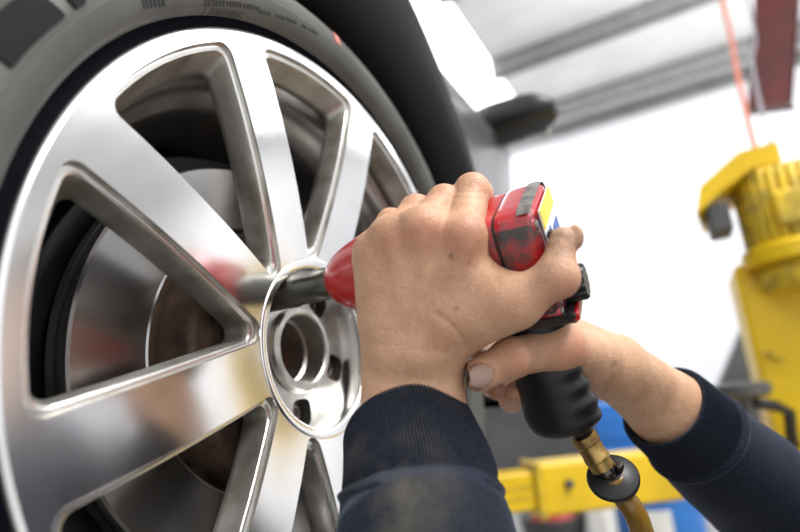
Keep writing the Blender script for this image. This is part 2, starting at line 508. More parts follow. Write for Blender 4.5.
for k in range(0, 5):
    for (a0, a1) in ((aB, aA), (aC, aD)):
        mb = MB(); patch(mb, 1.103, 1.168, a0 - pitch * k, a1 - pitch * k, 0.006)
        mb.build('shoulder_block', [m_rubberblk], tyre)
def glyphs(px0, px1, py0, py1, h, n, gapp=0.35):
    mb = MB(); r0, a0 = px_ra(px0, py0, 0.04); r1, a1 = px_ra(px1, py1, 0.04)
    for i in range(n):
        t = (i + rng.uniform(0, .2)) / n
        if rng.random() < 0.12 and n > 6: continue
        rm = r0 + (r1 - r0) * t; a = a0 + (a1 - a0) * t; da = (a1 - a0) / n * rng.uniform(.45, .75)
        patch(mb, rm - h / 2, rm + h / 2 * rng.uniform(.6, 1), a, a + da, 0.0025, 2, 2)
    mb.build('sidewall_lettering', [m_tyretext], tyre)
glyphs(143, 168, 3, 0, 0.020, 6)
glyphs(208, 262, 1, 8, 0.012, 16); glyphs(212, 252, 6, 12, 0.009, 14)
glyphs(262, 318, 10, 34, 0.008, 16)
mb = MB(); ra, aa = px_ra(335, 36, 0.03)
patch(mb, 1.105, 1.150, aa - 0.7, aa + 0.9, 0.003, 4, 6)
mb.build('paint_dab', [m_pink], tyre); tag(bpy.data.objects['paint_dab'], 'pink paint dab')

# ------------------------------------------------------------------ brake
brake = empty('brake_disc', wpol(0, 0, -0.4))
tag(brake, 'shiny steel brake disc with rusty centre behind the wheel spokes', 'brake disc')
mb = MB()
wlathe([(0.448, -0.372), (0.449, -0.350), (0.453, -0.343), (0.458, -0.3475), (0.665, -0.348), (0.672, -0.354), (0.672, -0.385), (0.655, -0.386), (0.655, -0.405), (0.672, -0.406), (0.672, -0.440), (0.665, -0.446), (0.42, -0.446)], 160, mb, 0, flip=True)
mb.build('friction_ring', [m_disc], brake, auto=math.radians(30))
mb = MB()
wlathe([(0.449, -0.372), (0.436, -0.368), (0.428, -0.33), (0.422, -0.24), (0.412, -0.222), (0.395, -0.214), (0.12, -0.214)], 120, mb, 0, flip=True)
mb.build('disc_hat', [m_hat], brake)
mb = MB()
wlathe([(0.40, -0.47), (0.70, -0.47), (0.735, -0.455), (0.742, -0.46), (0.74, -0.49), (0.4, -0.49)], 100, mb, 0, flip=True)
mb.build('dust_shield', [m_black], brake)
mb = MB()
wlathe([(0.105, -0.36), (0.096, -0.34), (0.075, -0.335), (0.06, -0.335), (0.055, -0.345), (0.035, -0.345), (0.03, -0.315), (0.012, -0.313), (0.001, -0.313)], 48, mb, 0, flip=True)
mb.build('hub_end', [m_rust], brake, auto=math.radians(28))

# ------------------------------------------------------------------ car
carr = empty('car', (-0.9, 1.7, 0.75))
tag(carr, 'dark grey car raised on the lift, with black wheel arch trim', 'car')
def arch_xy(a, r, x):          # a: degrees measured like the wheel's
    return Cw + (math.cos(math.radians(a)) * E1 - math.sin(math.radians(a)) * E2) * r + NX * x
mb = MB(); rings = []
for a in np.linspace(-32, 200, 90):
    k = np.interp(a, [-32, 60, 95, 120, 155, 200], [0.085, 0.12, 0.135, 0.128, 0.075, 0.05])
    prof = [(0.330, -0.14), (0.328, -0.05), (0.328, -0.024), (0.331, -0.012), (0.338, -0.004), (0.345, 0.002)]
    for t, x in ((0.2, 0.012), (0.45, 0.020), (0.7, 0.022), (0.88, 0.018), (1.0, 0.006), (1.05, -0.010), (1.08, -0.04), (1.09, -0.10)):
        prof.append((0.345 + k * t, x))
    rings.append([arch_xy(a, r, x) for r, x in prof])
mb.loft(rings, 0, False, (False, False), flip=True)
mb.build('wheel_arch_trim', [m_cladding], carr)
# liner inside the arch
mb = MB(); rings = []
for a in np.linspace(-32, 200, 60):
    rings.append([arch_xy(a, r, x) for r, x in ((0.332, -0.13), (0.36, -0.16), (0.36, -0.40), (0.30, -0.46), (0.02, -0.46))])
mb.loft(rings, 0, False, (False, False), flip=False)
mb.build('arch_liner', [m_black], carr)
# body side with the arch opening left out
def side_x(y, zr):
    x = np.interp(zr, [-0.10, -0.05, 0.0, 0.15, 0.30, 0.40, 0.455, 0.485, 0.52], [-0.42, -0.35, -0.325, -0.300, -0.288, -0.275, -0.268, -0.283, -0.33])
    if y < -0.25: x -= ((-0.25 - y) ** 1.6) * 0.9
    if y > 1.08: x -= (y - 1.08) * 0.30
    return x
ys = np.concatenate([np.arange(-0.70, 1.0, 0.03), np.arange(1.0, 4.01, 0.1)]); zs = [-0.10, -0.05, -0.02, 0.0] + list(np.arange(0.03, 0.44, 0.03)) + [0.455, 0.485, 0.52]
def bodygrid(y0, y1, name, m, skip_arch=False):
    yy = ys[(ys >= y0 - 1e-6) & (ys <= y1 + 1e-6)]
    V = np.array([[(side_x(y, z), y, Cw[2] + z) for z in zs] for y in yy]).reshape(-1, 3); n = len(zs); f = []
    for i in range(len(yy) - 1):
        for j in range(n - 1):
            if skip_arch:
                cy = (yy[i] + yy[i + 1]) / 2 - Cw[1]; cz = (zs[j] + zs[j + 1]) / 2
                if math.hypot(cy, cz) < 0.395: continue
            f.append((i * n + j, (i + 1) * n + j, (i + 1) * n + j + 1, i * n + j + 1))
    mbx = MB(); mbx.add(V, f); return mbx.build(name, [m], carr)
bodygrid(-0.70, 0.951, 'front_fender', m_carpaint, True)
bodygrid(0.949, 2.1, 'front_door', m_carpaint)
bodygrid(2.1, 4.0, 'rear_body_side', m_carpaint)
zt = Cw[2]
mb = MB()                                            # bonnet
rings = []
for y in np.linspace(-0.70, 1.0, 14):
    e = max(0, (-0.25 - y)) ** 1.6 * 0.9
    drop = 0.10 * ((1.0 - y) / 1.7) ** 2
    rings.append([(x, y, zt + z - drop) for x, z in ((-0.33 - e, 0.52), (-0.40 - e, 0.555), (-0.60, 0.60), (-1.10, 0.63), (-1.60, 0.60), (-1.80 + e, 0.555), (-1.87 + e, 0.52))])
mb.loft(rings, 0, False, (False, False), flip=False)
mb.build('bonnet', [m_carpaint], carr)
mb = MB()                                            # roof and pillars
rings = [[(x, y, zt + z) for x, z in ((-0.62 - (y - 1.75) * .30, zr - 0.05), (-0.68 - (y - 1.75) * .30, zr), (-1.30, zr + 0.04), (-1.52, zr), (-1.58, zr - 0.05))] for y, zr in ((1.75, 0.90), (2.0, 0.97), (2.6, 1.0), (3.4, 0.96), (3.9, 0.88))]
mb.loft(rings, 0, False, (False, False))
mb.tube([(-0.40, 0.98, zt + 0.52), (-0.52, 1.40, zt + 0.75), (-0.63, 1.78, zt + 0.88)], 0.03, 10)
mb.tube([(-1.80, 0.98, zt + 0.52), (-1.68, 1.40, zt + 0.75), (-1.57, 1.78, zt + 0.88)], 0.03, 10)
mb.build('roof', [m_carpaint], carr)
mb = MB(); mb.add([(-0.42, 1.0, zt + 0.53), (-1.78, 1.0, zt + 0.53), (-1.55, 1.78, zt + 0.88), (-0.65, 1.78, zt + 0.88)], [(0, 1, 2, 3)], 0, False)
mb.build('windscreen', [m_glass], carr)
mb = MB(); mb.add([(side_x(1.02, .52) - .005, 1.02, zt + 0.52), (side_x(3.9, .52) - .005, 3.9, zt + 0.52), (-1.25, 3.6, zt + 0.88), (-0.66, 1.8, zt + 0.87)], [(0, 1, 2, 3)], 0, False)
mb.build('side_window', [m_glass], carr)
mb = MB(); ub = [(-1.85, -0.5), (-0.48, -0.5), (-0.42, 1.0), (-1.32, 4.0), (-1.85, 4.0)]; mb.loft([[(x, y, zt + z) for x, y in ub] for z in (-0.02, 0.02)], 0, True, (True, True), False); mb.build('underbody', [m_black], carr)
mb = MB(); mb.box((-1.83, -0.66, zt - 0.05), (-0.50, -0.60, zt + 0.5), bev=0.03); mb.build('front_bumper', [m_carpaint], carr)
# door mirror
mc = WP(514, 121, 1.1)
mb = MB()
prof = []
for t in np.linspace(-1, 1, 25):
    x = t
    hz = 0.038 * (1 - max(0, t) ** 3.2 * 0.72) * (1 - max(0, -t) ** 6 * 0.35) * (1 if abs(t) < 1 else 0.5)
    hy = 0.052 * (1 - abs(t) ** 4 * 0.5)
    th = np.arange(28) * 2 * PI / 28
    c, s_ = np.cos(th), np.sin(th)
    yy = np.sign(c) * np.abs(c) ** 0.8 * hy; zz = np.where(s_ > 0, np.abs(s_) ** 0.9 * hz * 1.0, -np.abs(s_) ** 0.55 * hz * 0.82)
    prof.append(np.c_[np.full(28, mc[0] + 0.088 * t), mc[1] + yy, mc[2] + zz + 0.012 * (1 - t) * 0.3])
mb.loft(prof, 0, True, (True, True), flip=True)
mir = mb.build('door_mirror', [m_black], carr, auto=math.radians(50))
mb = MB(); mb.tube([mc + np.array([-0.05, 0.005, -0.012]), mc + np.array([-0.09, 0.01, -0.022]), mc + np.array([-0.14, 0.015, -0.03])], [0.022, 0.020, 0.026], 14); mb.build('mirror_stalk', [m_black], mir)
mb = MB(); mb.box(mc + np.array([-0.075, 0.0405, -0.028]), mc + np.array([0.06, 0.056, 0.032]), bev=0.004); mb.build('mirror_glass', [m_mirrorglass], mir)
mb = MB(); mb.tube([(side_x(1.72, .3) - .01, 1.72, zt + 0.30), (side_x(1.74, .3) + .035, 1.74, zt + 0.305), (side_x(1.90, .3) + .035, 1.90, zt + 0.305), (side_x(1.92, .3) - .01, 1.92, zt + 0.30)], 0.012, 10); mb.build('door_handle', [m_carpaint], carr)
#PART3
# ------------------------------------------------------------------ distance-field modelling for skin and grips
def cone(p, a, b, ra, rb):
    a = np.asarray(a, np.float32); b = np.asarray(b, np.float32)
    d = b - a; L2 = float(d @ d) + 1e-12
    q = p - a
    t = np.clip((q @ d) / L2, 0, 1)
    return np.linalg.norm(q - t[:, None] * d, axis=1) - (ra + (rb - ra) * t)
def ellip(p, c, R, rad):
    """R rows: axes"""
    q = (p - np.asarray(c, np.float32)) @ np.asarray(R, np.float32).T / np.asarray(rad, np.float32)
    k = np.linalg.norm(q, axis=1)
    return (k - 1) * min(rad)
def smin(a, b, k):
    h = np.maximum(k - np.abs(a - b), 0) / k
    return np.minimum(a, b) - h * h * k * 0.25

def surface_net(fn, lo, hi, h):
    lo = np.asarray(lo, float); hi = np.asarray(hi, float)
    n = np.ceil((hi - lo) / h).astype(int) + 1
    ax = [(lo[i] + h * np.arange(n[i])).astype(np.float32) for i in range(3)]
    Fv = np.empty(n, np.float32)
    Y, Z = np.meshgrid(ax[1], ax[2], indexing='ij')
    CH = max(1, int(300000 / Y.size))
    for i in range(0, n[0], CH):
        xs = ax[0][i:i + CH]
        p = np.empty((len(xs),) + Y.shape + (3,), np.float32)
        p[..., 0] = xs[:, None, None]; p[..., 1] = Y; p[..., 2] = Z
        Fv[i:i + CH] = fn(p.reshape(-1, 3)).reshape(p.shape[:3])
    S = Fv < 0
    c = n - 1
    cnt = np.zeros(c, np.int8)
    for dx in (0, 1):
        for dy in (0, 1):
            for dz in (0, 1):
                cnt += S[dx:dx + c[0], dy:dy + c[1], dz:dz + c[2]]
    act = np.argwhere((cnt > 0) & (cnt < 8))
    idx = -np.ones(c, np.int64); idx[tuple(act.T)] = np.arange(len(act))
    acc = np.zeros((len(act), 3)); num = np.zeros(len(act))
    corners = [(x, y, z) for x in (0, 1) for y in (0, 1) for z in (0, 1)]
    for a in corners:
        for b in corners:
            if sum(abs(a[i] - b[i]) for i in range(3)) == 1 and a < b:
                fa = Fv[act[:, 0] + a[0], act[:, 1] + a[1], act[:, 2] + a[2]]; fb = Fv[act[:, 0] + b[0], act[:, 1] + b[1], act[:, 2] + b[2]]
                m = (fa < 0) != (fb < 0)
                t = np.where(m, fa / np.where(m, fa - fb, 1), 0)
                pos = np.array(a) + t[:, None] * (np.array(b) - np.array(a))
                acc[m] += pos[m]; num[m] += 1
    V = lo + h * (act + acc / num[:, None])
    quads = []
    for axn in range(3):
        o1, o2 = [(1, 2), (2, 0), (0, 1)][axn]
        sl0 = [slice(None)] * 3; sl1 = [slice(None)] * 3
        sl0[axn] = slice(0, -1); sl1[axn] = slice(1, None)
        A, B = S[tuple(sl0)], S[tuple(sl1)]
        e = np.argwhere(A != B)
        e = e[(e[:, o1] > 0) & (e[:, o2] > 0) & (e[:, o1] < c[o1]) & (e[:, o2] < c[o2])]
        inside = A[tuple(e.T)]
        def cell(d1, d2):
            q = e.copy(); q[:, o1] -= d1; q[:, o2] -= d2
            return idx[tuple(q.T)]
        q = np.stack([cell(0, 0), cell(1, 0), cell(1, 1), cell(0, 1)], 1)
        q[~inside] = q[~inside][:, ::-1]
        quads.append(q)
    Q = np.concatenate(quads)
    # pull vertices on to the field
    for _ in range(3):
        f = fn(V.astype(np.float32)).astype(float); g = np.empty_like(V)
        for i in range(3):
            d = np.zeros(3); d[i] = h * 0.35
            g[:, i] = (fn((V + d).astype(np.float32)) - fn((V - d).astype(np.float32))) / (2 * d[i])
        l2 = (g ** 2).sum(1) + 1e-6
        stp = (f / l2)[:, None] * g
        V = V - np.clip(stp, -h * .5, h * .5)
    return V, Q, g / np.sqrt(l2)[:, None]

# ------------------------------------------------------------------ impact wrench
LUG = np.array([-0.1055, 0.0243, 0.4286])
TA = Nn                                                 # towards the back of the tool
rho = math.radians(36)
TD = math.cos(rho) * (-Un) + math.sin(rho) * Fn         # towards the grip
TD = TD - TA * (TD @ TA); TD /= np.linalg.norm(TD)
TSd = np.cross(TA, TD)
if TSd[2] > 0: TSd = -TSd                               # side facing the camera
def T(s, u=0.0, v=0.0):
    """tool coordinates: s back along the axis, u towards the camera side, v up"""
    return LUG + TA * s + TSd * u - TD * v
wr = empty('impact_wrench', W(T(0.12)))
tag(wr, 'worn red pneumatic impact wrench with black rubber grip held against the wheel', 'impact wrench')
def tl(prof, n=48, mb=None, mi=0, flip=False, caps=(False, False)):
    return lathe(prof, W(T(0)), M3 @ TA, M3 @ TD, n, mb, mi, caps, flip)
mb = tl([(0.0095, -0.006), (0.0122, -0.006), (0.0128, -0.003), (0.0128, 0.030), (0.0122, 0.032), (0.0122, 0.050), (0.0118, 0.064), (0.0105, 0.0655), (0.0105, 0.09)], 48, caps=(True, True))
mb.build('socket', [m_darksteel], wr, auto=math.radians(40))
def tool_section(s, wu, hup, hdn, e, n=56):
    th = np.arange(n) * 2 * PI / n
    c, si = np.cos(th), np.sin(th)
    u = np.sign(c) * np.abs(c) ** e * wu
    v = np.sign(si) * np.abs(si) ** e
    v = np.where(v > 0, v * hup, v * hdn)
    return W(np.array([T(s, a, b) for a, b in zip(u, v)]))
def hloft(rows, mat_, name, n=56, auto=40, caps=(True, True), parent=None):
    mb = MB(); mb.loft([tool_section(*r, n=n) for r in rows], 0, True, caps, flip=True)
    return mb.build(name, [mat_], parent or wr, auto=math.radians(auto))
# worn red enamel
def worn_red():
    m = bpy.data.materials.new('worn_red_enamel'); m.use_nodes = True
    nt = m.node_tree; b = nt.nodes['Principled BSDF']
    tc = nt.nodes.new('ShaderNodeTexCoord')
    n1 = nt.nodes.new('ShaderNodeTexNoise'); n1.inputs['Scale'].default_value = 55; n1.inputs['Detail'].default_value = 8; n1.inputs['Roughness'].default_value = 0.75
    nt.links.new(tc.outputs['Object'], n1.inputs['Vector'])
    at = nt.nodes.new('ShaderNodeAttribute'); at.attribute_name = 'wear'
    ad = nt.nodes.new('ShaderNodeMath'); ad.operation = 'ADD'
    nt.links.new(n1.outputs['Fac'], ad.inputs[0]); nt.links.new(at.outputs['Fac'], ad.inputs[1])
    rp = nt.nodes.new('ShaderNodeValToRGB')
    rp.color_ramp.elements[0].position = 0.60; rp.color_ramp.elements[0].color = (0.50, 0.008, 0.012, 1)
    rp.color_ramp.elements[1].position = 0.78; rp.color_ramp.elements[1].color = (0.055, 0.045, 0.045, 1)
    nt.links.new(ad.outputs[0], rp.inputs['Fac']); nt.links.new(rp.outputs['Color'], b.inputs['Base Color'])
    b.inputs['Roughness'].default_value = 0.34; b.inputs['Coat Weight'].default_value = 0.8; b.inputs['Coat Roughness'].default_value = 0.12
    return m
m_red = worn_red()
def set_attr(o, name, vals):
    a = o.data.attributes.new(name, 'FLOAT', 'POINT'); a.data.foreach_set('value', np.asarray(vals, np.float32))
def tool_coords(o):
    v = np.empty(len(o.data.vertices) * 3); o.data.vertices.foreach_get('co', v); v = v.reshape(-1, 3) + root_loc(o)
    q = (v - np.array([0, 0, H])) @ M3 - LUG
    return q @ TA, q @ TSd, -(q @ TD)
nose = hloft([(0.066, .0115, .0115, .0115, 1), (0.0655, .0135, .0135, .0135, 1), (0.068, .0160, .0160, .0160, 1), (0.073, .0195, .0195, .0195, 1), (0.080, .0230, .0230, .0230, 1), (0.089, .0265, .0265, .0265, 1), (0.100, .0295, .0295, .0305, .95),
              (0.110, .0312, .0315, .034, .85)], m_red, 'nose_cone')
set_attr(nose, 'wear', [-0.15] * len(nose.data.vertices))
WU, HU, HD = 0.0325, 0.0265, 0.0475
SB = 0.008
rows = [(0.108, .030, .031, .033, .80), (0.116, .0325, .0335, .037, .62)]
rows += [(s, WU, HU, HD,  .34) for s in np.linspace(0.122, 0.190 + SB, 16)]
rows += [(0.1925 + SB, WU - .0004, HU - .0004, HD, .34), (0.1935 + SB, WU - .0016, HU - .0016, HD, .34)]
body = hloft(rows, m_red, 'housing', 96)
s_, u_, v_ = tool_coords(body)
edge = np.exp(-((np.abs(u_) - WU * .9) ** 2 + (v_ - HU * .85) ** 2) / (2 * .006 ** 2)) * .05
set_attr(body, 'wear', np.clip((s_ - .165) / .04, 0, 1) * .22 * (v_ < .024) + edge - .04)
cap_rows = [(0.1940 + SB, WU - .0014, HU - .0014, HD, .34), (0.1950 + SB, WU + .0006, HU + .0006, HD + .0004, .34)]
cap_rows += [(s, WU + .0008, HU + .0008, HD + .0006, .34) for s in np.linspace(.197 + SB, .214 + SB, 8)]
cap_rows += [(0.2165 + SB, WU - .0010, HU - .0012, HD - .001, .36), (0.2185 + SB, WU - .0045, HU - .005, HD - .005, .40), (0.2190 + SB, WU - .008, HU - .0085, HD - .0085, .42)]
cap = hloft(cap_rows, m_red, 'rear_cap', 96)
s_, u_, v_ = tool_coords(cap)
ang = np.abs(np.abs(u_ / WU) - 1) < .22
cor = np.exp(-((np.abs(u_) - WU) ** 2) / (2 * .008 ** 2)) * np.exp(-((np.minimum(np.abs(v_ - HU), np.abs(v_ + HD))) ** 2) / (2 * .014 ** 2))
set_attr(cap, 'wear', cor * .16 + .17 * (v_ < .020) * (u_ > .018) - .02)
hloft([(0.1928 + SB, WU - .0006, HU - .0006, HD - .001, .34), (0.1952 + SB, WU - .0006, HU - .0006, HD - .001, .34)], m_black, 'gasket', 96)
# grey scuffed corner bumpers on the rear cap
m_scuff = mat('scuffed_grey_edge', (0.26, 0.25, 0.22), 0.5, 0.2, vscale=160, col2=(0.10, 0.09, 0.085))
mb = MB()
strip = []
for s in np.linspace(.2085 + SB, .2165 + SB, 4):
    row = []
    for a in np.linspace(math.radians(52), math.radians(172), 40):
        c, si = math.cos(a), math.sin(a); e = .34
        lift = .0010 if s < .216 + SB else .0002
        uu = math.copysign(abs(c) ** e, c) * (WU + .0008 + lift); vv = abs(si) ** e * (HU + .0008 + lift)
        row.append(W(T(s, uu, vv)))
    strip.append(row)
mb.loft(strip, 0, False, (False, False), flip=True)
mb.build('edge_bumper', [m_scuff], wr)
for uu, vv in ((WU * .84, HU * .66), (-WU * .84, HU * .66), (WU * .86, -HD * .8), (-WU * .86, -HD * .8)):
    mb = MB()
    c0 = T(0.200 + SB, uu, vv); c1 = T(0.2165 + SB, uu, vv)
    mb.tube([W(c0), W(c1), W(c1 + TA * .0004)], [0.0044, 0.0044, 0.0036], 20); 
    b_ = mb.build('bolt_boss', [m_red], wr); set_attr(b_, 'wear', [.1] * len(b_.data.vertices))
    mb = MB(); mb.tube([W(c1 - TA * .001), W(c1 + TA * .0016), W(c1 + TA * .002)], [0.0030, 0.0030, 0.0025], 6)
    mb.build('cap_bolt', [m_bolt], b_)
# coloured sticker on the rear face
def rearquad(u0, u1, v0, v1, s=0.2194 + SB):
    mb = MB(); lo = [T(s, u0, v0), T(s, u1, v0), T(s, u1, v1), T(s, u0, v1)]; hi = [T(s + .0006, u0, v0), T(s + .0006, u1, v0), T(s + .0006, u1, v1), T(s + .0006, u0, v1)]
    mb.add(W(np.array(lo + hi)), [(4, 5, 6, 7), (0, 1, 5, 4), (1, 2, 6, 5), (2, 3, 7, 6), (3, 0, 4, 7)], 0, False); return mb
m_stw = mat('sticker_white', (0.8, 0.8, 0.8), 0.4); m_sty = mat('sticker_yellow', (0.85, 0.65, 0.02), 0.4); m_stb = mat('sticker_blue', (0.03, 0.10, 0.45), 0.4)
st = rearquad(-.024, .024, -.018, .024).build('warning_sticker', [m_stw], wr)
rearquad(-.023, .023, .012, .0235, .2199 + SB).build('sticker_band', [m_sty], st)
rearquad(.006, .022, -.006, .008, .2199 + SB).build('sticker_symbol', [m_stb], st)
rearquad(-.020, -.002, -.012, .004, .2199 + SB).build('sticker_symbol', [m_stb], st)
# black base skid under the housing, regulator dial and reverse lever
mb = MB(); rings = []
for s, w, hd, top in ((.104, .028, .036, .028), (.112, .032, .044, .034), (.120, WU + .0020, HD + .0035, .039), (.16, WU + .0016, HD + .003, .0385), (.227, WU + .0016, HD + .003, .0385), (.2305, WU + .0016, HD + .003, .0385), (.2325, WU, HD + .002, .040)):
    th = np.linspace(PI, 2 * PI, 40); e = .36
    u = np.sign(np.cos(th)) * np.abs(np.cos(th)) ** e * w; v = np.minimum(-np.abs(np.sin(th)) ** e * hd, -top)
    rings.append(W(np.array([T(s, a, b) for a, b in zip(u, v)])))
mb.loft(rings, 0, True, (True, True), flip=True); mb.build('base_cover', [m_black], wr, auto=math.radians(40))
mb = MB()
c0 = T(0.2185 + SB, .012, -.029); ringp = []
th = np.arange(64) * 2 * PI / 64
rad = .0105 * (1 + .06 * np.sign(np.sin(th * 12)))
for s, k in ((0, .95), (.002, 1), (.0125, 1), (.014, .9), (.0142, .5)):
    ringp.append(W(c0 + TA * s + (np.cos(th) * rad * k)[:, None] * TSd + (np.sin(th) * rad * k)[:, None] * (-TD)))
mb.loft(ringp, 0, True, (True, True), flip=True); mb.build('regulator_dial', [m_black], wr, auto=math.radians(30))
mb = MB()
for k, v0 in enumerate((-.034, -.028)):
    pass
R_t = np.stack([M3 @ TA, M3 @ TSd, M3 @ (-TD)], 1)
mb.box((0, -.003, -.016), (.0045, .003, .016), 0, R_t, W(T(0.2210 + SB, .026, -.004)), bev=.0012); mb.build('reverse_lever', [m_black], wr)
mb = MB(); mb.box((-.006, -.010, -.003), (.014, .010, .003), 0, R_t, W(T(0.2120 + SB, .020, -.0425)), bev=.0012); o_ = mb.build('dial_guard', [m_red], wr); set_attr(o_, 'wear', [-.1] * len(o_.data.vertices))
# grip: a distance field so that the finger swells stay soft
G0 = T(0.196, 0.0, -0.042)
rg = math.radians(20)
GD = math.cos(rg) * (-Un) + math.sin(rg) * Fn + .10 * TA; GD /= np.linalg.norm(GD)
def grip_f(p):
    q = p - G0.astype(np.float32)
    a = q @ GD.astype(np.float32); x = q @ TA.astype(np.float32); y = q @ TSd.astype(np.float32)
    x = x - (TA @ GD) * a; y = y - (TSd @ GD) * a
    w = np.interp(a, [-.01, .0, .025, .045, .062, .076, .091], [.031, .0285, .0225, .0220, .0232, .0250, .0228]).astype(np.float32)
    d_ = np.interp(a, [-.01, .0, .03, .084], [.018, .0175, .0160, .0170]).astype(np.float32)
    w = w + .0010 * np.sin(a * 2 * PI / .0115) * np.clip((a - .028) / .01, 0, 1) * np.clip(x / .006 + .4, 0, 1)
    k = np.sqrt((x / w) ** 2 + (y / d_) ** 2)
    f1 = (k - 1) * np.minimum(w, d_)
    f2 = np.maximum(-a - .012, a - .091)
    return -smin(-f1, -f2, .010)
Vg, Qg, _ = surface_net(grip_f, G0 + GD * .042 - .072, G0 + GD * .042 + .072, .0019)
mb = MB(); mb.add(W(Vg), Qg); mb.build('grip', [m_grip], wr)
mb = MB(); t0 = T(0.169, 0, -.052); mb.tube([W(t0 + TA * .022), W(t0 + TA * .006), W(t0 - TA * .001), W(t0 - TA * .003)], [.007, .0075, .008, .006], 18)
mb.build('trigger', [m_black], wr)
GB = G0 + GD * .082 + TA * .008
C0 = P(583, 435, GB[2] + .002); NUB = np.array([GB - GD * .006, GB * .6 + C0 * .4, GB * .2 + C0 * .8, C0]); print('GRIP', GB, (GB[:2] / GB[2] * FPX + [400, 266]))
mb = MB(); mb.tube(W(NUB), [.0080, .0075, .0066, .0060], 24); mb.build('air_inlet', [m_black], wr)

# ------------------------------------------------------------------ air hose with its coupling
hose = empty('air_hose', WP(602, 467, .352))
tag(hose, 'amber air hose with brass coupling and black washer below the wrench grip', 'hose')
c0, c1, c2, c3 = C0, P(603, 468, C0[2] - .004), P(613, 478, C0[2] - .006), P(624, 497, C0[2] - .008)
ca = (c1 - c0); L = np.linalg.norm(ca); ca /= L
prof = [(.0078, 0), (.0086, .0008), (.0086, .006), (.0080, .0068), (.0080, .014), (.0084, .0148), (.0084, .0175), (.0078, .0182), (.0078, .024), (.0070, L - .001), (.0060, L)]
mb = lathe(prof, W(c0), M3 @ ca, np.array([1, .2, 0]), 32, caps=(True, True)); mb.build('coupling_sleeve', [m_brass], hose, auto=math.radians(35))
mb = MB(); mb.tube(W(np.array([c1 - ca * .002, c1 + ca * .004, c2])), [.0052, .0052, .0052], 18); mb.build('coupling_tail', [m_darksteel], hose)
da = (c3 - c2) / np.linalg.norm(c3 - c2); dz = da * .75 + np.array([.0, .10, .66]); dz /= np.linalg.norm(dz)
mb = lathe([(.006, -.0018), (.0146, -.0022), (.0162, -.0008), (.0164, .0008), (.0155, .0022), (.006, .0030), (.0055, .0035)], W(c2), M3 @ (-dz), np.array([1, .2, 0]), 48, caps=(True, True)); mb.build('rubber_washer', [m_black], hose, auto=math.radians(50))
mb = MB(); mb.tube(W(np.array([c2 - dz * .003 + np.array([.004, -.004, 0]), c2 - dz * .007 + np.array([.005, -.005, 0]), c2 - dz * .008 + np.array([.005, -.005, 0])])), [.003, .003, .0015], 12); mb.build('washer_clip', [m_darksteel], hose)
e_ = P(642, 532, C0[2] - .011)
down = -Un
hp = np.vstack([[c2], [c3], [e_], [e_ + .10 * (0.80 * down + .35 * Fn)], [e_ + .35 * (down * .95 + .25 * Fn)], [e_ + np.array(-Un * .70 + Fn * .15)]])
hw = W(catmull(hp, 8)); 
tail = [hw[-1], [hw[-1][0], hw[-1][1] + .05, .02], [hw[-1][0] + .1, hw[-1][1] + .30, .012], [hw[-1][0] + .5, hw[-1][1] + .8, .012], [hw[-1][0] + 1.4, hw[-1][1] + .9, .012]]
hw = np.vstack([hw, catmull(tail, 8)[1:]])
mb = MB(); mb.tube(hw, .0072, 20); mb.build('hose_tube', [m_hose], hose)

# ------------------------------------------------------------------ the mechanic
def C(px, py, z): return P(px, py, z)
# left hand (back of the hand to the camera)
LW = C(412, 366, .338); LE = np.array([.015, .30, .22])
L_mcp = [C(463, 238, .309), C(422, 230, .312), C(392, 237, .319), C(374, 253, .328)]
L_pip = [C(472, 193, .336), C(444, 204, .338), C(416, 213, .342), C(391, 225, .350)]
L_dip = [C(479, 194, .366), C(453, 204, .368), C(428, 214, .374), C(403, 228, .380)]
L_tip = [C(480, 226, .404), C(457, 230, .402), C(432, 238, .402), C(408, 250, .400)]
L_r = [(.0118, .0106, .0092, .0082), (.0118, .0104, .0092, .0082), (.0114, .0100, .0088, .0078), (.0108, .0090, .0080, .0070)]
T_cmc, T_mcp, T_ip, T_tip = C(468, 322, .322), C(516, 303, .302), C(555, 277, .292), C(563, 241, .297)
def creases(p, segs, depth, w, zmax):
    u = p[:, 0] / p[:, 2] * FPX + 400; v = p[:, 1] / p[:, 2] * FPX + 266
    d = np.full(len(p), 1e9, np.float32)
    for x0, y0, x1, y1 in segs:
        dx, dy = x1 - x0, y1 - y0; t = np.clip(((u - x0) * dx + (v - y0) * dy) / (dx * dx + dy * dy), 0, 1)
        d = np.minimum(d, (u - x0 - t * dx) ** 2 + (v - y0 - t * dy) ** 2)
    return (depth * np.exp(-d / (w * w)) * (p[:, 2] < zmax)).astype(np.float32)
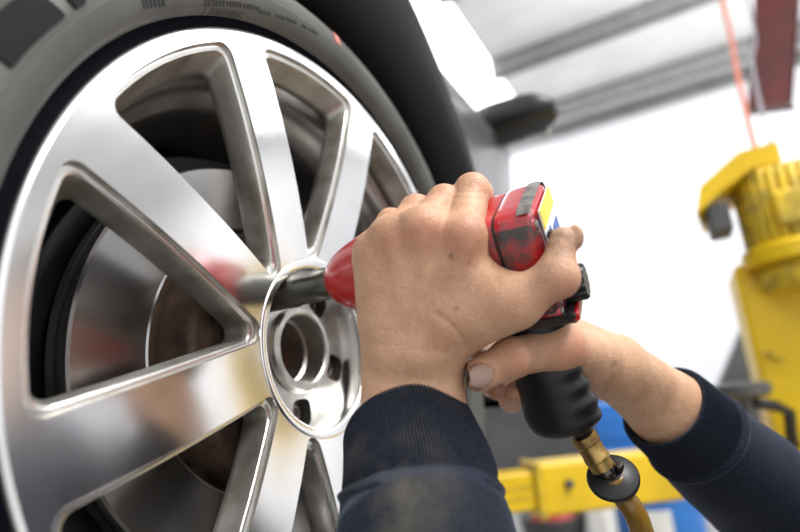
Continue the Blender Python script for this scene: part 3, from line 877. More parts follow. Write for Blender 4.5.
def left_f(p):
    fore = cone(p, LW + np.array([-.0115, .004, 0]), LE * .7 + LW * .3 + np.array([-.010, 0, 0]), .0205, .022)
    fore = smin(fore, cone(p, LW + np.array([.0125, .004, 0]), LE * .7 + LW * .3 + np.array([.010, 0, 0]), .0200, .022), .014)
    palm = fore
    for k, (m, x) in enumerate(zip(L_mcp, (440, 424, 406, 391))):
        base = C(x, 344, .330)
        palm = smin(palm, cone(p, base, m, .0175, L_r[k][0] + .0012), .012)
    palm = smin(palm, cone(p, C(388, 318, .333), C(381, 268, .331), .0150, .0125), .012)       # ulnar edge
    palm = smin(palm, cone(p, C(430, 330, .340), C(430, 262, .330), .0170, .0150), .012)       # palm thickness
    # thumb
    th_ = cone(p, T_cmc, T_mcp, .0172, .0140)
    th_ = smin(th_, cone(p, T_mcp, T_ip, .0134, .0104), .006)
    th_ = smin(th_, ellip(p, T_ip + np.array([.0030, .001, -.001]), np.eye(3), (.0098, .0096, .0100)), .006)
    th_ = smin(th_, cone(p, T_ip, T_tip, .0092, .0078), .006)
    palm = smin(palm, th_, .012)
    palm = smin(palm, cone(p, C(455, 312, .322), C(497, 303, .309), .0160, .0122), .012)        # thenar mass
    palm = smin(palm, cone(p, C(466, 268, .316), C(501, 294, .307), .0122, .0100), .012)        # web
    fing = None
    for k in range(4):
        r = L_r[k]
        f = cone(p, L_mcp[k], L_pip[k], r[0], r[1]); f = smin(f, cone(p, L_pip[k], L_dip[k], r[1] * .97, r[2]), .003)
        f = smin(f, cone(p, L_dip[k], L_tip[k], r[2], r[3]), .003)
        kn = L_mcp[k] + np.array([0, -.001, -.0044])
        f = smin(f, cone(p, kn, kn + np.array([0, .003, .001]), r[0] * .86, r[0] * .80), .007)
        pk = L_pip[k] + np.array([0, -.0025, -.001]); f = smin(f, cone(p, pk, pk, r[1] * .90, r[1] * .90), .005)
        fing = f if fing is None else smin(fing, f, .0022)
    out = smin(palm, fing, .0055)
    # wrist crease below the thumb
    out = out + creases(p, ((436, 313, 452, 325), (452, 325, 462, 338), (462, 338, 467, 350)), .0011, 2.2, .335) + creases(p, ((383, 330, 420, 336), (372, 343, 440, 352), (494, 266, 499, 288)), .00035, 2.0, .335)
    out = out + creases(p, ((455, 198, 484, 199), (457, 192, 484, 193), (432, 207, 452, 204), (553, 268, 560, 262), (549, 262, 556, 257)), .0004, 1.3, .345)
    # tendons
    for m, x in zip(L_mcp[:3], (436, 422, 408)):
        b = C(x, 332, .314); t = m + np.array([0, .006, -.0115])
        out = smin(out, cone(p, b, t, .0008, .0016), .006)
    # thumb nail plate
    nl = ellip(p, T_tip + np.array([.0062, -.002, -.0010]), np.array([[.92, -.1, .38], [.1, 1, 0], [-.38, 0, .92]]), (.0036, .0070, .0062))
    out = smin(out, nl, .0012)
    return out
# right hand on the grip (thumb side to the camera)
RWc = C(624, 372, .405); RE = np.array([.46, .31, .50])
Rm, Ri, Rt = C(556, 347, .350), C(511, 358, .330), C(479, 375, .325)
def right_f(p):
    ax_ = (RE - RWc) / np.linalg.norm(RE - RWc)
    f2 = C(668, 410, .43)
    f2b = RWc + ax_ * .20
    fore = cone(p, RWc + np.array([-.003, -.008, 0]), f2 + np.array([.006, -.008, 0]), .0175, .0205)
    fore = smin(fore, cone(p, RWc + np.array([-.004, .006, .008]), f2 + np.array([-.004, .006, .006]), .0180, .0215), .012)
    fore = smin(fore, cone(p, f2, f2b, .0265, .026), .012)
    palm = fore
    palm = smin(palm, cone(p, C(612, 362, .398), C(566, 336, .388), .0195, .0155), .012)      # index side of the back
    palm = smin(palm, cone(p, C(616, 374, .404), C(580, 352, .405), .0190, .0155), .012)
    palm = smin(palm, cone(p, C(600, 372, .400), C(585, 370, .400), .0150, .0140), .012)
    th_ = cone(p, C(596, 357, .380), Rm, .0172, .0158)
    th_ = smin(th_, cone(p, Rm, Ri, .0140, .0114), .007)
    th_ = smin(th_, cone(p, Ri, Rt, .0112, .0102), .005)
    kn = Ri + np.array([0, -.001, -.0035]); th_ = smin(th_, cone(p, kn, kn, .0105, .0105), .006)
    kn = Rm + np.array([.001, -.001, -.004]); th_ = smin(th_, cone(p, kn, kn, .0140, .0140), .008)
    th_ = smin(th_, cone(p, C(585, 368, .375), C(602, 372, .388), .0115, .0135), .010)
    palm = smin(palm, th_, .010)
    ch = [((560, 334, .392), (516, 346, .402), (494, 353, .395), (482, 357, .386), .0098),
          ((572, 350, .402), (512, 374, .404), (493, 385, .388), (497, 389, .372), .0095),
          ((580, 366, .406), (524, 394, .404), (511, 400, .388), (516, 393, .366), .0092),
          ((588, 378, .408), (556, 402, .408), (550, 405, .398), (553, 403, .390), .0080)]
    fing = None
    for a, b, c, d, r in ch:
        a, b, c, d = C(*a), C(*b), C(*c), C(*d)
        f = cone(p, a, b, r * 1.2, r * 1.02); f = smin(f, cone(p, b, c, r, r * .92), .003); f = smin(f, cone(p, c, d, r * .9, r * .82), .003)
        fing = f if fing is None else smin(fing, f, .0022)
    out = smin(palm, fing, .006)
    # wrist fold
    out = out + creases(p, ((601, 393, 608, 380), (608, 380, 613, 366)), .0012, 3.0, .40) + creases(p, ((504, 343, 506, 360), (509, 341, 511, 360), (514, 342, 516, 358)), .0005, 1.2, .34)
    nl = ellip(p, Rt + np.array([-.0012, -.0008, -.0078]), np.array([[.86, -.42, .28], [.42, .90, 0], [-.28, .1, .95]]), (.0080, .0064, .0038))
    out = smin(out, nl, .0010)
    return out
Vl, Ql, Gl = surface_net(left_f, (-.052, -.068, .255), (.135, .150, .420), .00165)
Vr, Qr, Gr = surface_net(right_f, (.040, .030, .300), (.290, .185, .475), .00175)

def gauss(V, c, s): return np.exp(-((V - c) ** 2).sum(1) / (2 * s * s))
def skin_attrs(V, G, side):
    red = np.zeros(len(V)); dirt = np.zeros(len(V)); nail = np.zeros(len(V))
    if side == 'L':
        for c, s, w in ((L_mcp[0], .0085, 1.0), (L_mcp[1], .0080, .95), (L_mcp[2], .007, .7), (L_mcp[3], .007, .5)):
            red += w * gauss(V, c + np.array([0, .001, -.012]), s)
        red += .6 * gauss(V, T_ip + np.array([.004, .006, -.006]), .009)
        red += .25 * gauss(V, C(505, 305, .295), .02) + .25 * gauss(V, C(440, 335, .312), .012)
        for k in range(4): red += .25 * gauss(V, L_pip[k], .014)
        dirt += .75 * gauss(V, T_tip + np.array([-.004, -.003, 0]), .010) + .4 * gauss(V, T_ip + np.array([-.008, -.008, -.004]), .009)
        dirt += .5 * gauss(V, C(399, 222, .305), .0045) + .35 * gauss(V, C(476, 222, .300), .006) + .35 * gauss(V, C(448, 206, .322), .004)
        for (x, y) in ((451, 256), (470, 263), (456, 308)): dirt += 1.2 * gauss(V, C(x, y, V[np.argmin(((V / V[:, 2:] - C(x, y, 1.0)) ** 2).sum(1) + (V[:, 2] > .325)), 2]), .0010)
        e = (V - (T_tip + np.array([.0062, -.002, -.0010])))
        nail = ((np.abs(e[:, 1]) < .0062) & (np.abs(e[:, 2] + .002) < .0056) & (e[:, 0] > .0018)).astype(float)
    else:
        red += .9 * gauss(V, Rm + np.array([.004, 0, -.012]), .012) + .6 * gauss(V, Ri + np.array([0, 0, -.010]), .009) + .5 * gauss(V, C(500, 388, .36), .02) + .35 * gauss(V, C(600, 385, .37), .014)
        dirt += .9 * gauss(V, Rt + np.array([-.006, .006, 0]), .007) + .5 * gauss(V, C(498, 388, .368), .010)
        e = V - (Rt + np.array([-.0012, -.0008, -.0080]))
        ex = e @ np.array([.86, -.42, .28]); ey = e @ np.array([.42, .90, 0]); ez = e @ np.array([-.28, .1, .95])
        rr = (ex / .0082) ** 2 + (ey / .0064) ** 2
        nail = ((rr < .92) & (ez < .004)).astype(float)
        dirt += .9 * ((rr >= .92) & (rr < 1.35) & (ez < .004))
    return np.clip(red, 0, 1.2), np.clip(dirt, 0, 1), nail
al = skin_attrs(Vl, Gl, 'L'); ar = skin_attrs(Vr, Gr, 'R')

def skin_material():
    m = bpy.data.materials.new('skin'); m.use_nodes = True
    nt = m.node_tree; b = nt.nodes['Principled BSDF']; L_ = nt.links.new
    tc = nt.nodes.new('ShaderNodeTexCoord')
    def attr(n):
        a = nt.nodes.new('ShaderNodeAttribute'); a.attribute_name = n; return a.outputs['Fac']
    def noise(s, d=4, r=.6):
        n = nt.nodes.new('ShaderNodeTexNoise'); n.inputs['Scale'].default_value = s; n.inputs['Detail'].default_value = d; n.inputs['Roughness'].default_value = r
        L_(tc.outputs['Object'], n.inputs['Vector']); return n.outputs['Fac']
    def mixc(f, a, c):
        x = nt.nodes.new('ShaderNodeMix'); x.data_type = 'RGBA'
        if isinstance(f, float): x.inputs[0].default_value = f
        else: L_(f, x.inputs[0])
        for k, v in ((6, a), (7, c)):
            if isinstance(v, tuple): x.inputs[k].default_value = (*v, 1)
            else: L_(v, x.inputs[k])
        return x.outputs[2]
    def math_(op, a, c):
        x = nt.nodes.new('ShaderNodeMath'); x.operation = op
        for k, v in ((0, a), (1, c)):
            if isinstance(v, float): x.inputs[k].default_value = v
            else: L_(v, x.inputs[k])
        return x.outputs[0]
    def ramp(f, lo, hi):
        x = nt.nodes.new('ShaderNodeMapRange'); x.inputs['From Min'].default_value = lo; x.inputs['From Max'].default_value = hi; L_(f, x.inputs['Value']); return x.outputs['Result']
    c = mixc(ramp(noise(60), .35, .68), (0.59, 0.335, 0.20), (0.70, 0.425, 0.265))
    c = mixc(math_('MULTIPLY', ramp(noise(420, 2), .52, .75), .35), c, (0.44, 0.22, 0.14))
    c = mixc(math_('MULTIPLY', attr('redness'), .60), c, (0.46, 0.135, 0.085))
    dn = math_('MULTIPLY', attr('dirt'), ramp(noise(160, 5, .7), .30, .60))
    c = mixc(math_('MULTIPLY', dn, .75), c, (0.085, 0.065, 0.05))
    c = mixc(attr('nail'), c, (0.50, 0.33, 0.27))
    L_(c, b.inputs['Base Color'])
    b.inputs['Roughness'].default_value = .5; b.inputs['Specular IOR Level'].default_value = .4
    b.inputs['Subsurface Weight'].default_value = .12
    b.inputs['Subsurface Radius'].default_value = (1, .35, .2)
    b.inputs['Subsurface Scale'].default_value = .004
    bp = nt.nodes.new('ShaderNodeBump'); bp.inputs['Strength'].default_value = .55; bp.inputs['Distance'].default_value = .0012
    mp = nt.nodes.new('ShaderNodeMapping'); mp.inputs['Scale'].default_value = (1, 1, 1); L_(tc.outputs['Object'], mp.inputs['Vector'])
    vo = nt.nodes.new('ShaderNodeTexVoronoi'); vo.inputs['Scale'].default_value = 650; L_(mp.outputs['Vector'], vo.inputs['Vector'])
    hsum = math_('ADD', math_('MULTIPLY', vo.outputs['Distance'], .35), math_('MULTIPLY', noise(240, 5, .65), .9))
    L_(hsum, bp.inputs['Height']); L_(bp.outputs['Normal'], b.inputs['Normal'])
    return m
m_skin = skin_material()

person = empty('person', (0.36, 0.50, 0.0))
tag(person, 'mechanic in dark navy sweater holding the wrench with both hands', 'person')
# neck and head, off to the side of the camera
HEAD = np.array([0.44, 0.49, 1.115])
def head_f(p):
    c = HEAD.astype(np.float32)
    q = p - c
    f = ellip(q, (0.01, 0, .03), np.eye(3), (.095, .076, .098))
    f = smin(f, ellip(q, (-.035, 0, -.045), np.eye(3), (.060, .056, .066)), .04)
    f = smin(f, cone(q, (.02, 0, -.05), (.06, 0, -.20), .056, .064), .03)
    f = smin(f, cone(q, (-.088, 0, .012), (-.108, 0, -.018), .008, .013), .012)
    for s in (-1, 1):
        f = smin(f, ellip(q, (.01, s * .077, -.005), np.eye(3), (.018, .008, .030)), .006)
        f = -smin(-f, cone(q, (-.096, s * .031, .010), (-.096, s * .031, .010), .012, .012), .010)
        f = smin(f, cone(q, (-.080, s * .031, .010), (-.080, s * .031, .010), .0115, .0115), .002)
    f = -smin(-f, cone(q, (-.098, -.022, -.054), (-.098, .022, -.054), .003, .003), .006)
    return f
Vh, Qh, Gh = surface_net(head_f, HEAD - np.array([.14, .10, .17]), HEAD + np.array([.15, .10, .15]), .006)
import bmesh
bm = bmesh.new()
for n_ in ('redness', 'dirt', 'nail'): bm.verts.layers.float.new(n_)
la = [bm.verts.layers.float[n_] for n_ in ('redness', 'dirt', 'nail')]
def bm_add(V, Q, attrs=None):
    vs = [bm.verts.new(tuple(v)) for v in V]
    if attrs is not None:
        for i, v in enumerate(vs):
            for k in range(3): v[la[k]] = float(attrs[k][i])
    for q in Q:
        try: bm.faces.new([vs[i] for i in q])
        except ValueError: pass
    return vs
PL = root_loc(person)
vL = bm_add(W(Vl) - PL, Ql, al); vR = bm_add(W(Vr) - PL, Qr, ar)
S_L = np.array([.20, .29, .86]); S_R = np.array([.38, .68, .88])       # shoulders, world
def boundary(vs):
    es = {e for v in vs for e in v.link_edges if len(e.link_faces) == 1}
    loops = []
    while es:
        st = [es.pop()]; comp = [st[0]]
        while st:
            e = st.pop()
            for v in e.verts:
                for k in v.link_edges:
                    if k in es: es.remove(k); comp.append(k); st.append(k)
        loops.append(comp)
    loops.sort(key=len)
    return loops[-1]
bl, br_ = boundary(vL), boundary(vR)
mid = lambda L_: np.mean([np.array(v.co) + PL for e in L_ for v in e.verts], 0)
ml, mr_ = mid(bl), mid(br_)
chest = (S_L + S_R) / 2 + np.array([.06, 0, -.06])
path = catmull([ml + .25 * (W(LE) - ml), W(LE), W(LE) * .45 + S_L * .55, S_L, chest, S_R, W(RE) * .45 + S_R * .55, W(RE), mr_ + .25 * (W(RE) - mr_)], 7)
prad = np.interp(np.linspace(0, 1, len(path)), np.linspace(0, 1, 9), [.026, .036, .042, .055, .085, .055, .042, .036, .026])
tr_ = tube_rings(path, prad, 24)
vT = bm_add(np.concatenate(tr_) - PL, [(i * 24 + j, i * 24 + (j + 1) % 24, (i + 1) * 24 + (j + 1) % 24, (i + 1) * 24 + j) for i in range(len(tr_) - 1) for j in range(24)])
bm.verts.ensure_lookup_table()
e0 = [e for e in {e for v in vT[:24] for e in v.link_edges} if len(e.link_faces) == 1]
e1 = [e for e in {e for v in vT[-24:] for e in v.link_edges} if len(e.link_faces) == 1]
bmesh.ops.bridge_loops(bm, edges=bl + e0); bmesh.ops.bridge_loops(bm, edges=br_ + e1)
# open the chest under the neck and join the neck to it
vH = bm_add(Vh - PL, Qh)
bh = boundary(vH)
top = HEAD + np.array([.07, 0, -.30])
fs = sorted({f for v in vT for f in v.link_faces if f.normal.length >= 0}, key=lambda f: ((np.array(f.calc_center_median()) + PL - (chest + np.array([0, 0, .085]))) ** 2).sum())
cutf = fs[:10]
rim_v = {v for f in cutf for v in f.verts}
bmesh.ops.delete(bm, geom=cutf, context='FACES')
eb = [e for e in {e for v in rim_v if v.is_valid for e in v.link_edges} if len(e.link_faces) == 1]
bmesh.ops.bridge_loops(bm, edges=bh + eb)
bmesh.ops.delete(bm, geom=[v for v in bm.verts if not v.link_faces], context='VERTS')
for f in bm.faces: f.smooth = True
bmesh.ops.recalc_face_normals(bm, faces=bm.faces)
me = bpy.data.meshes.new('body'); bm.to_mesh(me); bm.free()
me.materials.append(m_skin)
bodyo = link(bpy.data.objects.new('body', me)); bodyo.parent = person
mb = MB()
hv, hq, _ = surface_net(lambda p: np.maximum(ellip(p - HEAD.astype(np.float32), (0.016, 0, .036), np.eye(3), (.101, .082, .101)), -ellip(p - HEAD.astype(np.float32), (-.085, 0, -.02), np.eye(3), (.085, .12, .085))), HEAD - .13, HEAD + .16, .007)
mb.add(hv, hq); mb.build('hair', [m_hair], person)

# sweater ---------------------------------------------------------------
def sweater_material():
    m = bpy.data.materials.new('navy_knit'); m.use_nodes = True
    nt = m.node_tree; b = nt.nodes['Principled BSDF']; L_ = nt.links.new
    tc = nt.nodes.new('ShaderNodeTexCoord')
    n1 = nt.nodes.new('ShaderNodeTexNoise'); n1.inputs['Scale'].default_value = 600; n1.inputs['Detail'].default_value = 3; L_(tc.outputs['Object'], n1.inputs['Vector'])
    n2 = nt.nodes.new('ShaderNodeTexNoise'); n2.inputs['Scale'].default_value = 24; n2.inputs['Detail'].default_value = 5; L_(tc.outputs['Object'], n2.inputs['Vector'])
    r1 = nt.nodes.new('ShaderNodeValToRGB'); r1.color_ramp.elements[0].color = (0.007, 0.009, 0.016, 1); r1.color_ramp.elements[1].color = (0.022, 0.027, 0.041, 1)
    r1.color_ramp.elements[0].position = .3; r1.color_ramp.elements[1].position = .72
    L_(n1.outputs['Fac'], r1.inputs['Fac'])
    a = nt.nodes.new('ShaderNodeAttribute'); a.attribute_name = 'stain'
    mr = nt.nodes.new('ShaderNodeMapRange'); mr.inputs['From Min'].default_value = .42; mr.inputs['From Max'].default_value = .66; L_(n2.outputs['Fac'], mr.inputs['Value'])
    mu = nt.nodes.new('ShaderNodeMath'); mu.operation = 'MULTIPLY'; L_(a.outputs['Fac'], mu.inputs[0]); L_(mr.outputs['Result'], mu.inputs[1])
    mx = nt.nodes.new('ShaderNodeMix'); mx.data_type = 'RGBA'; L_(mu.outputs[0], mx.inputs[0]); L_(r1.outputs['Color'], mx.inputs[6]); mx.inputs[7].default_value = (0.13, 0.115, 0.085, 1)
    L_(mx.outputs[2], b.inputs['Base Color'])
    b.inputs['Roughness'].default_value = .9; b.inputs['Specular IOR Level'].default_value = .2
    b.inputs['Sheen Weight'].default_value = .16; b.inputs['Sheen Roughness'].default_value = .4; b.inputs['Sheen Tint'].default_value = (.55, .65, .9, 1)
    bp = nt.nodes.new('ShaderNodeBump'); bp.inputs['Strength'].default_value = .35; bp.inputs['Distance'].default_value = .001
    L_(n1.outputs['Fac'], bp.inputs['Height']); L_(bp.outputs['Normal'], b.inputs['Normal'])
    return m
m_knit = sweater_material()
SEG = 900
def sleeve(pts, rad, cuff_len, ribs, seed, folds, turn=None):
    """pts in camera space; returns rings (world). first ring = cuff edge"""
    pts = np.asarray(pts, float)
    dense = catmull(pts, 14)
    acc = np.r_[0, np.cumsum(np.linalg.norm(np.diff(dense, axis=0), axis=1))]
    key = np.r_[0, np.cumsum(np.linalg.norm(np.diff(pts, axis=0), axis=1))]
    key = key * acc[-1] / key[-1]
    st = np.concatenate([np.linspace(0, cuff_len * 1.35, 46), np.linspace(cuff_len * 1.35, acc[-1], 70)[1:]])
    cl = np.stack([np.interp(st, acc, dense[:, i]) for i in range(3)], 1)
    r = np.interp(st, key, rad)
    sg = np.linspace(0, acc[-1], 400); rg_ = np.convolve(np.pad(np.interp(sg, key, rad), 20, mode='edge'), np.ones(41) / 41, 'valid'); r = np.interp(st, sg, rg_)
    g = np.random.default_rng(seed)
    fold_par = [(g.uniform(0, 2 * PI), g.uniform(cuff_len * 1.2, acc[-1]), g.uniform(.012, .03), g.uniform(.5, 1.1), g.uniform(-.6, .6)) for _ in range(folds)]
    def fn(i, th, rr):
        s = st[i]
        rib = (np.abs(np.sin(th * ribs / 2)) ** .7 - .6) * .0018
        incuff = 1 / (1 + math.exp((s - cuff_len) / .0012))
        seam = math.exp(-((s - cuff_len - .0035) / .0030) ** 2) * .0024 - math.exp(-((s - cuff_len) / .0014) ** 2) * .0016
        edge = -.002 * math.exp(-s / .0018)
        body_ = 0
        for t0, s0, w, am, sk in fold_par:
            d = (th - t0 + PI) % (2 * PI) - PI
            body_ = body_ + .0042 * am * np.exp(-((s - s0 - sk * .03 * d) / w) ** 2) * np.exp(-(d / 1.1) ** 2)
        return rr + rib * incuff + seam + edge + body_ * (1 - incuff)
    rings = tube_rings(cl, r, SEG, fn)
    # turn the edge inwards so that the opening shows thickness
    t, A, B = frames(cl)
    inner = []
    for k, (rr, off) in enumerate(((r[0] - .0045, .0005), (r[0] - .0055, .012))):
        th = np.arange(SEG) * 2 * PI / SEG
        inner.append(cl[0] + t[0] * off + (np.cos(th) * rr)[:, None] * A[0] + (np.sin(th) * rr)[:, None] * B[0])
    return [W(x) for x in inner[::-1] + rings]
def Ci(w): return (np.asarray(w, float) - np.array([0, 0, H])) @ M3
mb = MB()
ringsL = sleeve([C(408, 431, .335), C(414, 453, .320), C(420, 481, .305), C(422, 512, .296), C(427, 580, .275), LE, LE + np.array([.05, .02, -.06]), Ci((.04, .27, .76)), Ci(S_L)],
                [.0398, .0402, .0424, .0470, .0492, .052, .055, .062, .080], .0400, 150, 3, 15)
mb.loft(ringsL, 0, True, (False, True))
ringsR = sleeve([C(662, 406, .432), C(684, 425, .440), C(712, 452, .450), C(760, 492, .470), RE, RE + np.array([.05, .02, -.02]), Ci((.27, .70, .81)), Ci(S_R)],
                [.0365, .0390, .0440, .0480, .054, .056, .064, .080], .040, 140, 8, 15)
mb.loft(ringsR, 0, True, (False, True))
nsl = mb.n
th = np.arange(48) * 2 * PI / 48
rings = []
fw = np.array([-.88, -.0, 0]); sd = (S_R - S_L); sd[2] = 0; sd /= np.linalg.norm(sd); fw = np.cross(np.array([0, 0, 1]), sd)
for z, wd, dp, ox in ((.38, .19, .14, .22), (.50, .19, .14, .19), (.68, .20, .14, .12), (.80, .205, .13, .06), (.87, .20, .115, .03), (.91, .15, .10, .03), (.94, .085, .075, .06), (.96, .066, .066, .07)):
    c = (S_L + S_R) / 2 + np.array([ox, 0, 0]); c[2] = z
    rings.append(c + (np.cos(th) * wd)[:, None] * sd + (np.sin(th) * dp)[:, None] * fw)
mb.loft(rings, 0, True, (True, True))
sw = mb.build('sweater', [m_knit], person)
vv = np.concatenate(mb.v); q = (vv - np.array([0, 0, H])) @ M3
stn = .95 * gauss(q, C(398, 488, .262), .017) * 1.1 + .9 * gauss(q, C(382, 508, .256), .010) + .45 * gauss(q, C(420, 408, .300), .018) + .5 * gauss(q, C(362, 440, .30), .012)
set_attr(sw, 'stain', np.clip(stn, 0, 1))
# trousers and boots, kneeling
mb = MB()
hip = (S_L + S_R) / 2 + np.array([.22, 0, 0]); hip[2] = .40
for s in (-1, 1):
    h0 = hip + sd * s * .10
    if s < 0: pts_ = [h0, h0 + fw * .20 + [0, 0, -.10], h0 + fw * .30 + [0, 0, -.31], h0 + fw * .05 + [0, 0, -.31], h0 - fw * .16 + [0, 0, -.30]]
    else: pts_ = [h0, h0 + fw * .22 + [0, 0, -.03], h0 + fw * .38 + [0, 0, -.02], h0 + fw * .36 + [0, 0, -.18], h0 + fw * .35 + [0, 0, -.32]]
    mb.tube(catmull(pts_, 8), list(np.interp(np.linspace(0, 1, 33), [0, .4, .6, 1], [.12, .085, .075, .06])), 20)
mb.build('trousers', [m_trousers], person)
for s in (-1, 1):
    h0 = hip + sd * s * .10
    mb = MB()
    if s < 0: a = h0 - fw * .16; b_ = h0 - fw * .30; a[2] = .07; b_[2] = .10; mb.tube([a, (a + b_) / 2, b_, b_ + [0, 0, -.06]], [.055, .05, .048, .04], 18)
    else: a = h0 + fw * .31; b_ = h0 + fw * .56; a[2] = .055; b_[2] = .045; mb.tube([a - fw * .03, a, (a + b_) / 2, b_, b_ + fw * .02], [.03, .05, .05, .042, .02], 18)
    mb.build('boot', [m_boot], person)
#PART4
# ------------------------------------------------------------------ the lift behind
lift = empty('car_lift', (0.26, 1.92, 0.0))
tag(lift, 'yellow two post car lift with motor on its column and swing arm', 'car lift')
mb = MB(); mb.box((0.135, 1.74, 0.0), (0.45, 2.05, 1.21), bev=.012); mb.build('column', [m_yellow], lift)
mb = MB(); mb.box((-0.05, 1.6, 0.0), (0.55, 2.2, 0.02), bev=.004); mb.build('base_plate', [m_yellow], lift)
mo = np.array([0.285, 1.70, 1.315])
mb = MB(); n = 60 * 4; th = np.arange(n) * 2 * PI / n
rf = .105 + .011 * (np.abs(((th * 30 / PI) % 2) - 1) > .45)
rings = [mo + np.c_[np.cos(th) * rf * k, np.sin(th) * rf * k, np.full(n, z)] for z, k in ((-.09, .95), (-.085, 1), (.105, 1), (.11, .95))]
mb.loft(rings, 0, True, (True, True)); mb.build('motor_body', [m_yellowold], lift)
mb = lathe([(.10, -.135), (.128, -.13), (.130, -.095), (.122, -.085), (.10, -.085)], mo, (0, 0, 1), (1, 0, 0), 64, caps=(True, True)); mb.build('motor_flange', [m_yellow], lift, auto=.5)
mb = lathe([(.10, -.20), (.10, -.13)], mo, (0, 0, 1), (1, 0, 0), 40, caps=(True, True)); mb.build('motor_neck', [m_yellowold], lift)
# sloping fan hood
def prism(poly, nrm, mi=0, mb=None):
    mb = mb or MB(); p = np.asarray(poly, float); n = len(p); q = p + np.asarray(nrm, float)
    mb.add(np.vstack([p, q]), [tuple(range(n))[::-1], tuple(range(n, 2 * n))] + [(i, (i + 1) % n, n + (i + 1) % n, n + i) for i in range(n)], mi, False); return mb
zz = 1.40
a = W(P(696, 214, zz)); b_ = W(P(700, 186, zz)); c_ = W(P(738, 152, zz)); d_ = W(P(777, 141, zz)); e_ = W(P(782, 160, zz)); f_ = W(P(752, 168, zz)); g_ = W(P(722, 190, zz))
prism([a, b_, c_, d_, e_, f_, g_], np.array([.02, .26, 0])).build('motor_hood', [m_yellow], lift)
p0 = W(P(718, 219, 1.42)); mb = MB(); mb.box((-.024, -.02, -.038), (.03, .10, .038), o=p0, bev=.006); mb.build('switch_box', [m_greymetal], lift)
mb = MB(); p0 = W(P(790, 205, 1.34)); mb.box((-.035, -.02, -.05), (.06, .05, .04), o=p0, bev=.008); mb.build('terminal_box', [m_yellowold], lift)
# latch bar on the column face
l0 = W(P(765, 352, 1.42)); l1 = W(P(800, 358, 1.44)); mb = MB(); mb.tube(catmull([l0, (l0 + l1) / 2 + [0, -.01, -.012], l1 + [.03, 0, 0]], 6), .009, 10); mb.build('latch_bar', [m_yellowold], lift)
# swing arm: outer tube and narrower inner tube
A0 = W(P(492, 485, 1.40)); A1 = W(P(672, 479, 1.455)); dA = A1 - A0; A2 = A0 + dA * ((0.22 - A0[0]) / dA[0]); dA[2] = 0
ux = dA / np.linalg.norm(dA); uy = np.cross([0, 0, 1], ux); RA = np.stack([ux, uy, [0, 0, 1]], 1)
xb = ((533 - 492) / (672 - 492)) * np.linalg.norm(A1 - A0)
LA = np.linalg.norm(A2 - A0)
zc_ = (A0[2] + A1[2]) / 2
A0 = np.array([A0[0], A0[1], zc_])
mb = MB(); mb.box((xb, -.055, -.062), (LA, .055, .062), 0, RA, A0, bev=.008); arm = mb.build('swing_arm', [m_yellow], lift)
mb = MB(); mb.box((-.22, -.045, -.046), (xb + .05, .045, .046), 0, RA, A0, bev=.006); mb.build('arm_extension', [m_yellow], arm)
mb = MB(); mb.box((xb - .012, -.060, -.066), (xb + .004, .060, .066), 0, RA, A0); mb.build('arm_collar', [m_yellowold], arm)
bo = A0 + RA @ np.array([xb + .07, -.058, .01]); mb = MB(); mb.tube([bo, bo - uy * .008, bo - uy * .010], [.012, .012, .008], 6); mb.build('arm_bolt', [m_greymetal], arm)
for zz_ in (-.012, .012):
    mb = MB(); mb.box((-.2, -.0475, zz_ - .003), (xb - .02, -.044, zz_ + .003), 0, RA, A0); mb.build('arm_stripe', [m_yellowold], arm)
pa = W(P(741, 387, 1.30))
mb = lathe([(.012, -.09), (.014, -.03), (.05, -.022), (.062, -.016), (.062, .006), (.052, .010), (.02, .006)], pa, (0, 0, 1), (1, 0, 0), 40, caps=(True, True)); mb.build('lifting_pad', [mat('dull_steel', (.11, .105, .10), .5, .5)], lift, auto=.5)
br = [W(P(748, 402, 1.31)), W(P(776, 406, 1.33)), W(P(789, 412, 1.34)), W(P(792, 440, 1.34)), W(P(800, 448, 1.42)), W(P(830, 449, 1.50))]
mb = MB(); mb.tube(np.array(br), .014, 10); mb.build('pad_bracket', [m_black], lift)

# red steelwork and cables overhead
b0 = W(P(770, 106, 4.0)); b1 = W(P(782, -70, 4.0))
ax = (b1 - b0) / np.linalg.norm(b1 - b0); sx = np.cross(ax, [0.3, 1, 0]); sx /= np.linalg.norm(sx); sy = np.cross(ax, sx)
RB = np.stack([sx, sy, ax], 1)
rb = empty('roof_beam', b0); tag(rb, 'dark red steel beam hanging down from the ceiling', 'beam')
LB = (4.78 - b0[2]) / ax[2]
mb = MB(); mb.box((-.125, -.09, 0), (.125, -.075, LB), 0, RB, b0); mb.box((-.125, .075, 0), (.125, .09, LB), 0, RB, b0); mb.box((-.012, -.075, 0), (.012, .075, LB), 0, RB, b0); mb.build('web_and_flanges', [m_red_beam], rb)
mb = MB(); mb.box((-.14, -.10, -.03), (.14, .10, 0.0), 0, RB, b0); mb.build('end_plate', [m_red_beam], rb)
tp = W(P(714, -45, 3.0)); tp[2] = 4.79
oc = catmull([tp, W(P(722, 0, 2.9)), W(P(735, 62, 2.5)), W(P(748, 122, 2.0)), W(P(760, 160, 1.62)), W(P(780, 183, 1.38)), W(P(798, 196, 1.33))], 10)
mb = MB(); mb.tube(oc, list(np.interp(np.arange(len(oc)), [0, 40, len(oc)], [.011, .009, .006])), 10); tag(mb.build('air_line', [m_orange]), 'orange air line hanging from the ceiling to the lift motor', 'hose')
tp = W(P(742, -45, 3.0)); tp[2] = 4.79
dc = catmull([tp, W(P(748, 0, 2.9)), W(P(752, 62, 2.6)), W(P(764, 122, 2.1)), W(P(772, 150, 1.7)), W(P(779, 178, 1.40))], 10)
mb = MB(); mb.tube(dc, .007, 8); tag(mb.build('power_cable', [m_cable]), 'thin dark cable hanging beside the red beam', 'cable')

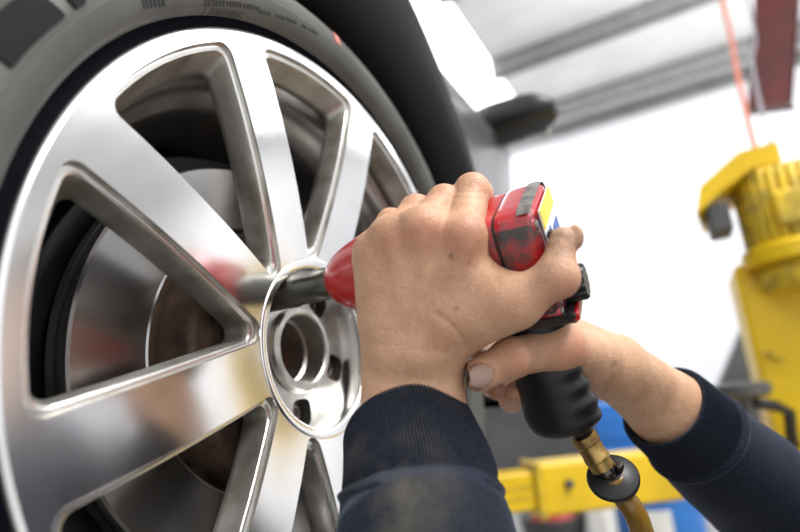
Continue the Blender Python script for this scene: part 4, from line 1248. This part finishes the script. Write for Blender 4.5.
# things on the workshop floor beyond the car
g = W(P(731, 320, 4.2))
mb = MB(); pr = [(g[0] - .22, g[1], 0), (g[0] + 1.1, g[1], 0), (g[0] + 1.1, g[1], g[2]), (g[0] + .12, g[1], g[2] + .02), (g[0] - .22, g[1], g[2] - .55)]
prism(pr, (0, .7, 0), mb=mb); cab = mb.build('machine', [m_greymetal]); tag(cab, 'dark grey machine with sloping side behind the lift column', 'machine')
bn = empty('workbench', (-1.6, 5.3, 0)); tag(bn, 'grey workbench against the far wall seen under the car', 'workbench')
mb = MB(); mb.box((-2.9, 4.95, .80), (-.75, 5.6, .86), bev=.01); mb.build('worktop', [m_brown], bn)
mb = MB(); mb.box((-2.85, 5.0, 0.0), (-.80, 5.55, .80), bev=.01); mb.build('cupboard', [m_greymetal], bn)
for i, (x, w_, h_, m, nm, lb, ct) in enumerate(((-2.35, .34, .30, m_brown, 'carton', 'brown carton on the far workbench', 'box'), (-1.75, .25, .22, m_greymetal, 'toolbox', 'dark grey toolbox on the far workbench', 'toolbox'), (-1.25, .18, .16, m_yellowold, 'parts_bin', 'small yellow bin on the far workbench', 'bin'))):
    mb = MB(); mb.box((x - w_ / 2, 5.15, .861), (x + w_ / 2, 5.45, .861 + h_), bev=.02)
    if nm == 'toolbox': mb.tube([(x - .08, 5.3, .861 + h_), (x - .07, 5.3, .92 + h_), (x + .07, 5.3, .92 + h_), (x + .08, 5.3, .861 + h_)], .012, 8)
    elif nm == 'carton': mb.box((x - w_ / 2 - .01, 5.14, .861 + h_ - .05), (x + w_ / 2 + .01, 5.46, .861 + h_), bev=.01)
    else: mb.box((x - .06, 5.10, .90), (x + .06, 5.16, .98), bev=.01)
    tag(mb.build(nm, [m]), lb, ct)
t_ = W(P(622, 414, 3.6)); tr = empty('tool_trolley', (t_[0], t_[1] + .2, 0)); tag(tr, 'blue tool trolley on the floor beyond the hose', 'trolley')
mb = MB(); mb.box((t_[0] - .20, t_[1], .12), (t_[0] + .30, t_[1] + .45, t_[2] + .08), bev=.02); bx_ = mb.build('cabinet', [m_blue], tr)
for k in range(3):
    mb = MB(); mb.box((t_[0] - .17, t_[1] - .015, .16 + k * .19), (t_[0] + .27, t_[1], .32 + k * .19), bev=.005); mb.build('drawer', [m_blue], tr)
for sx_ in (-.14, .24):
    for sy_ in (.07, .38):
        mb = MB(); mb.tube([(t_[0] + sx_ - .02, t_[1] + sy_, .06), (t_[0] + sx_ + .02, t_[1] + sy_, .06)], .06, 16); mb.build('castor', [m_black], tr)
d0 = W(P(655, 522, 2.55)); dr = empty('oil_drum', (d0[0], d0[1] + .2, 0)); tag(dr, 'blue drum with pale label standing under the yellow swing arm', 'drum')
mb = lathe([(.001, 0), (.20, 0), (.205, .01), (.205, .10), (.212, .11), (.205, .12), (.205, d0[2] + .08), (.21, d0[2] + .09), (.20, d0[2] + .10), (.001, d0[2] + .09)], (d0[0], d0[1] + .2, 0), (0, 0, 1), (1, 0, 0), 48); mb.build('barrel', [m_blue], dr, auto=.6)
th = np.linspace(-2.15, -1.2, 12); mb = MB()
mb.loft([[(d0[0] + .207 * math.cos(t), d0[1] + .2 + .207 * math.sin(t), z) for t in th] for z in (d0[2] - .12, d0[2] + .05)], 0, False, (False, False)); mb.build('drum_label', [m_white], dr)
k0 = W(P(598, 518, 2.5)); cn = empty('canister', (k0[0], k0[1] + .1, 0)); tag(cn, 'white plastic canister beside the blue drum', 'canister')
mb = MB(); mb.box((k0[0] - .06, k0[1], 0.0), (k0[0] + .05, k0[1] + .2, k0[2] + .10), bev=.02); mb.build('container', [m_white], cn)
mb = MB(); mb.tube([(k0[0], k0[1] + .1, k0[2] + .09), (k0[0], k0[1] + .1, k0[2] + .13)], .022, 16); mb.build('cap', [m_redplastic], cn)
r0 = W(P(552, 516, 2.7)); bk = empty('bucket', (r0[0], r0[1], 0)); tag(bk, 'dark bucket with a red rag under the swing arm', 'bucket')
mb = lathe([(.001, 0), (.12, 0), (.16, r0[2] + .0), (.165, r0[2] + .01), (.155, r0[2] + .01), (.12, .03)], (r0[0], r0[1], 0), (0, 0, 1), (1, 0, 0), 36); mb.build('pail', [m_greymetal], bk)
mb = lathe([(.001, .06), (.06, .05), (.10, .01), (.12, -.01)], (r0[0], r0[1], r0[2] - .01), (0, 0, 1), (1, 0, 0), 24); mb.build('rag', [m_redplastic], bk)
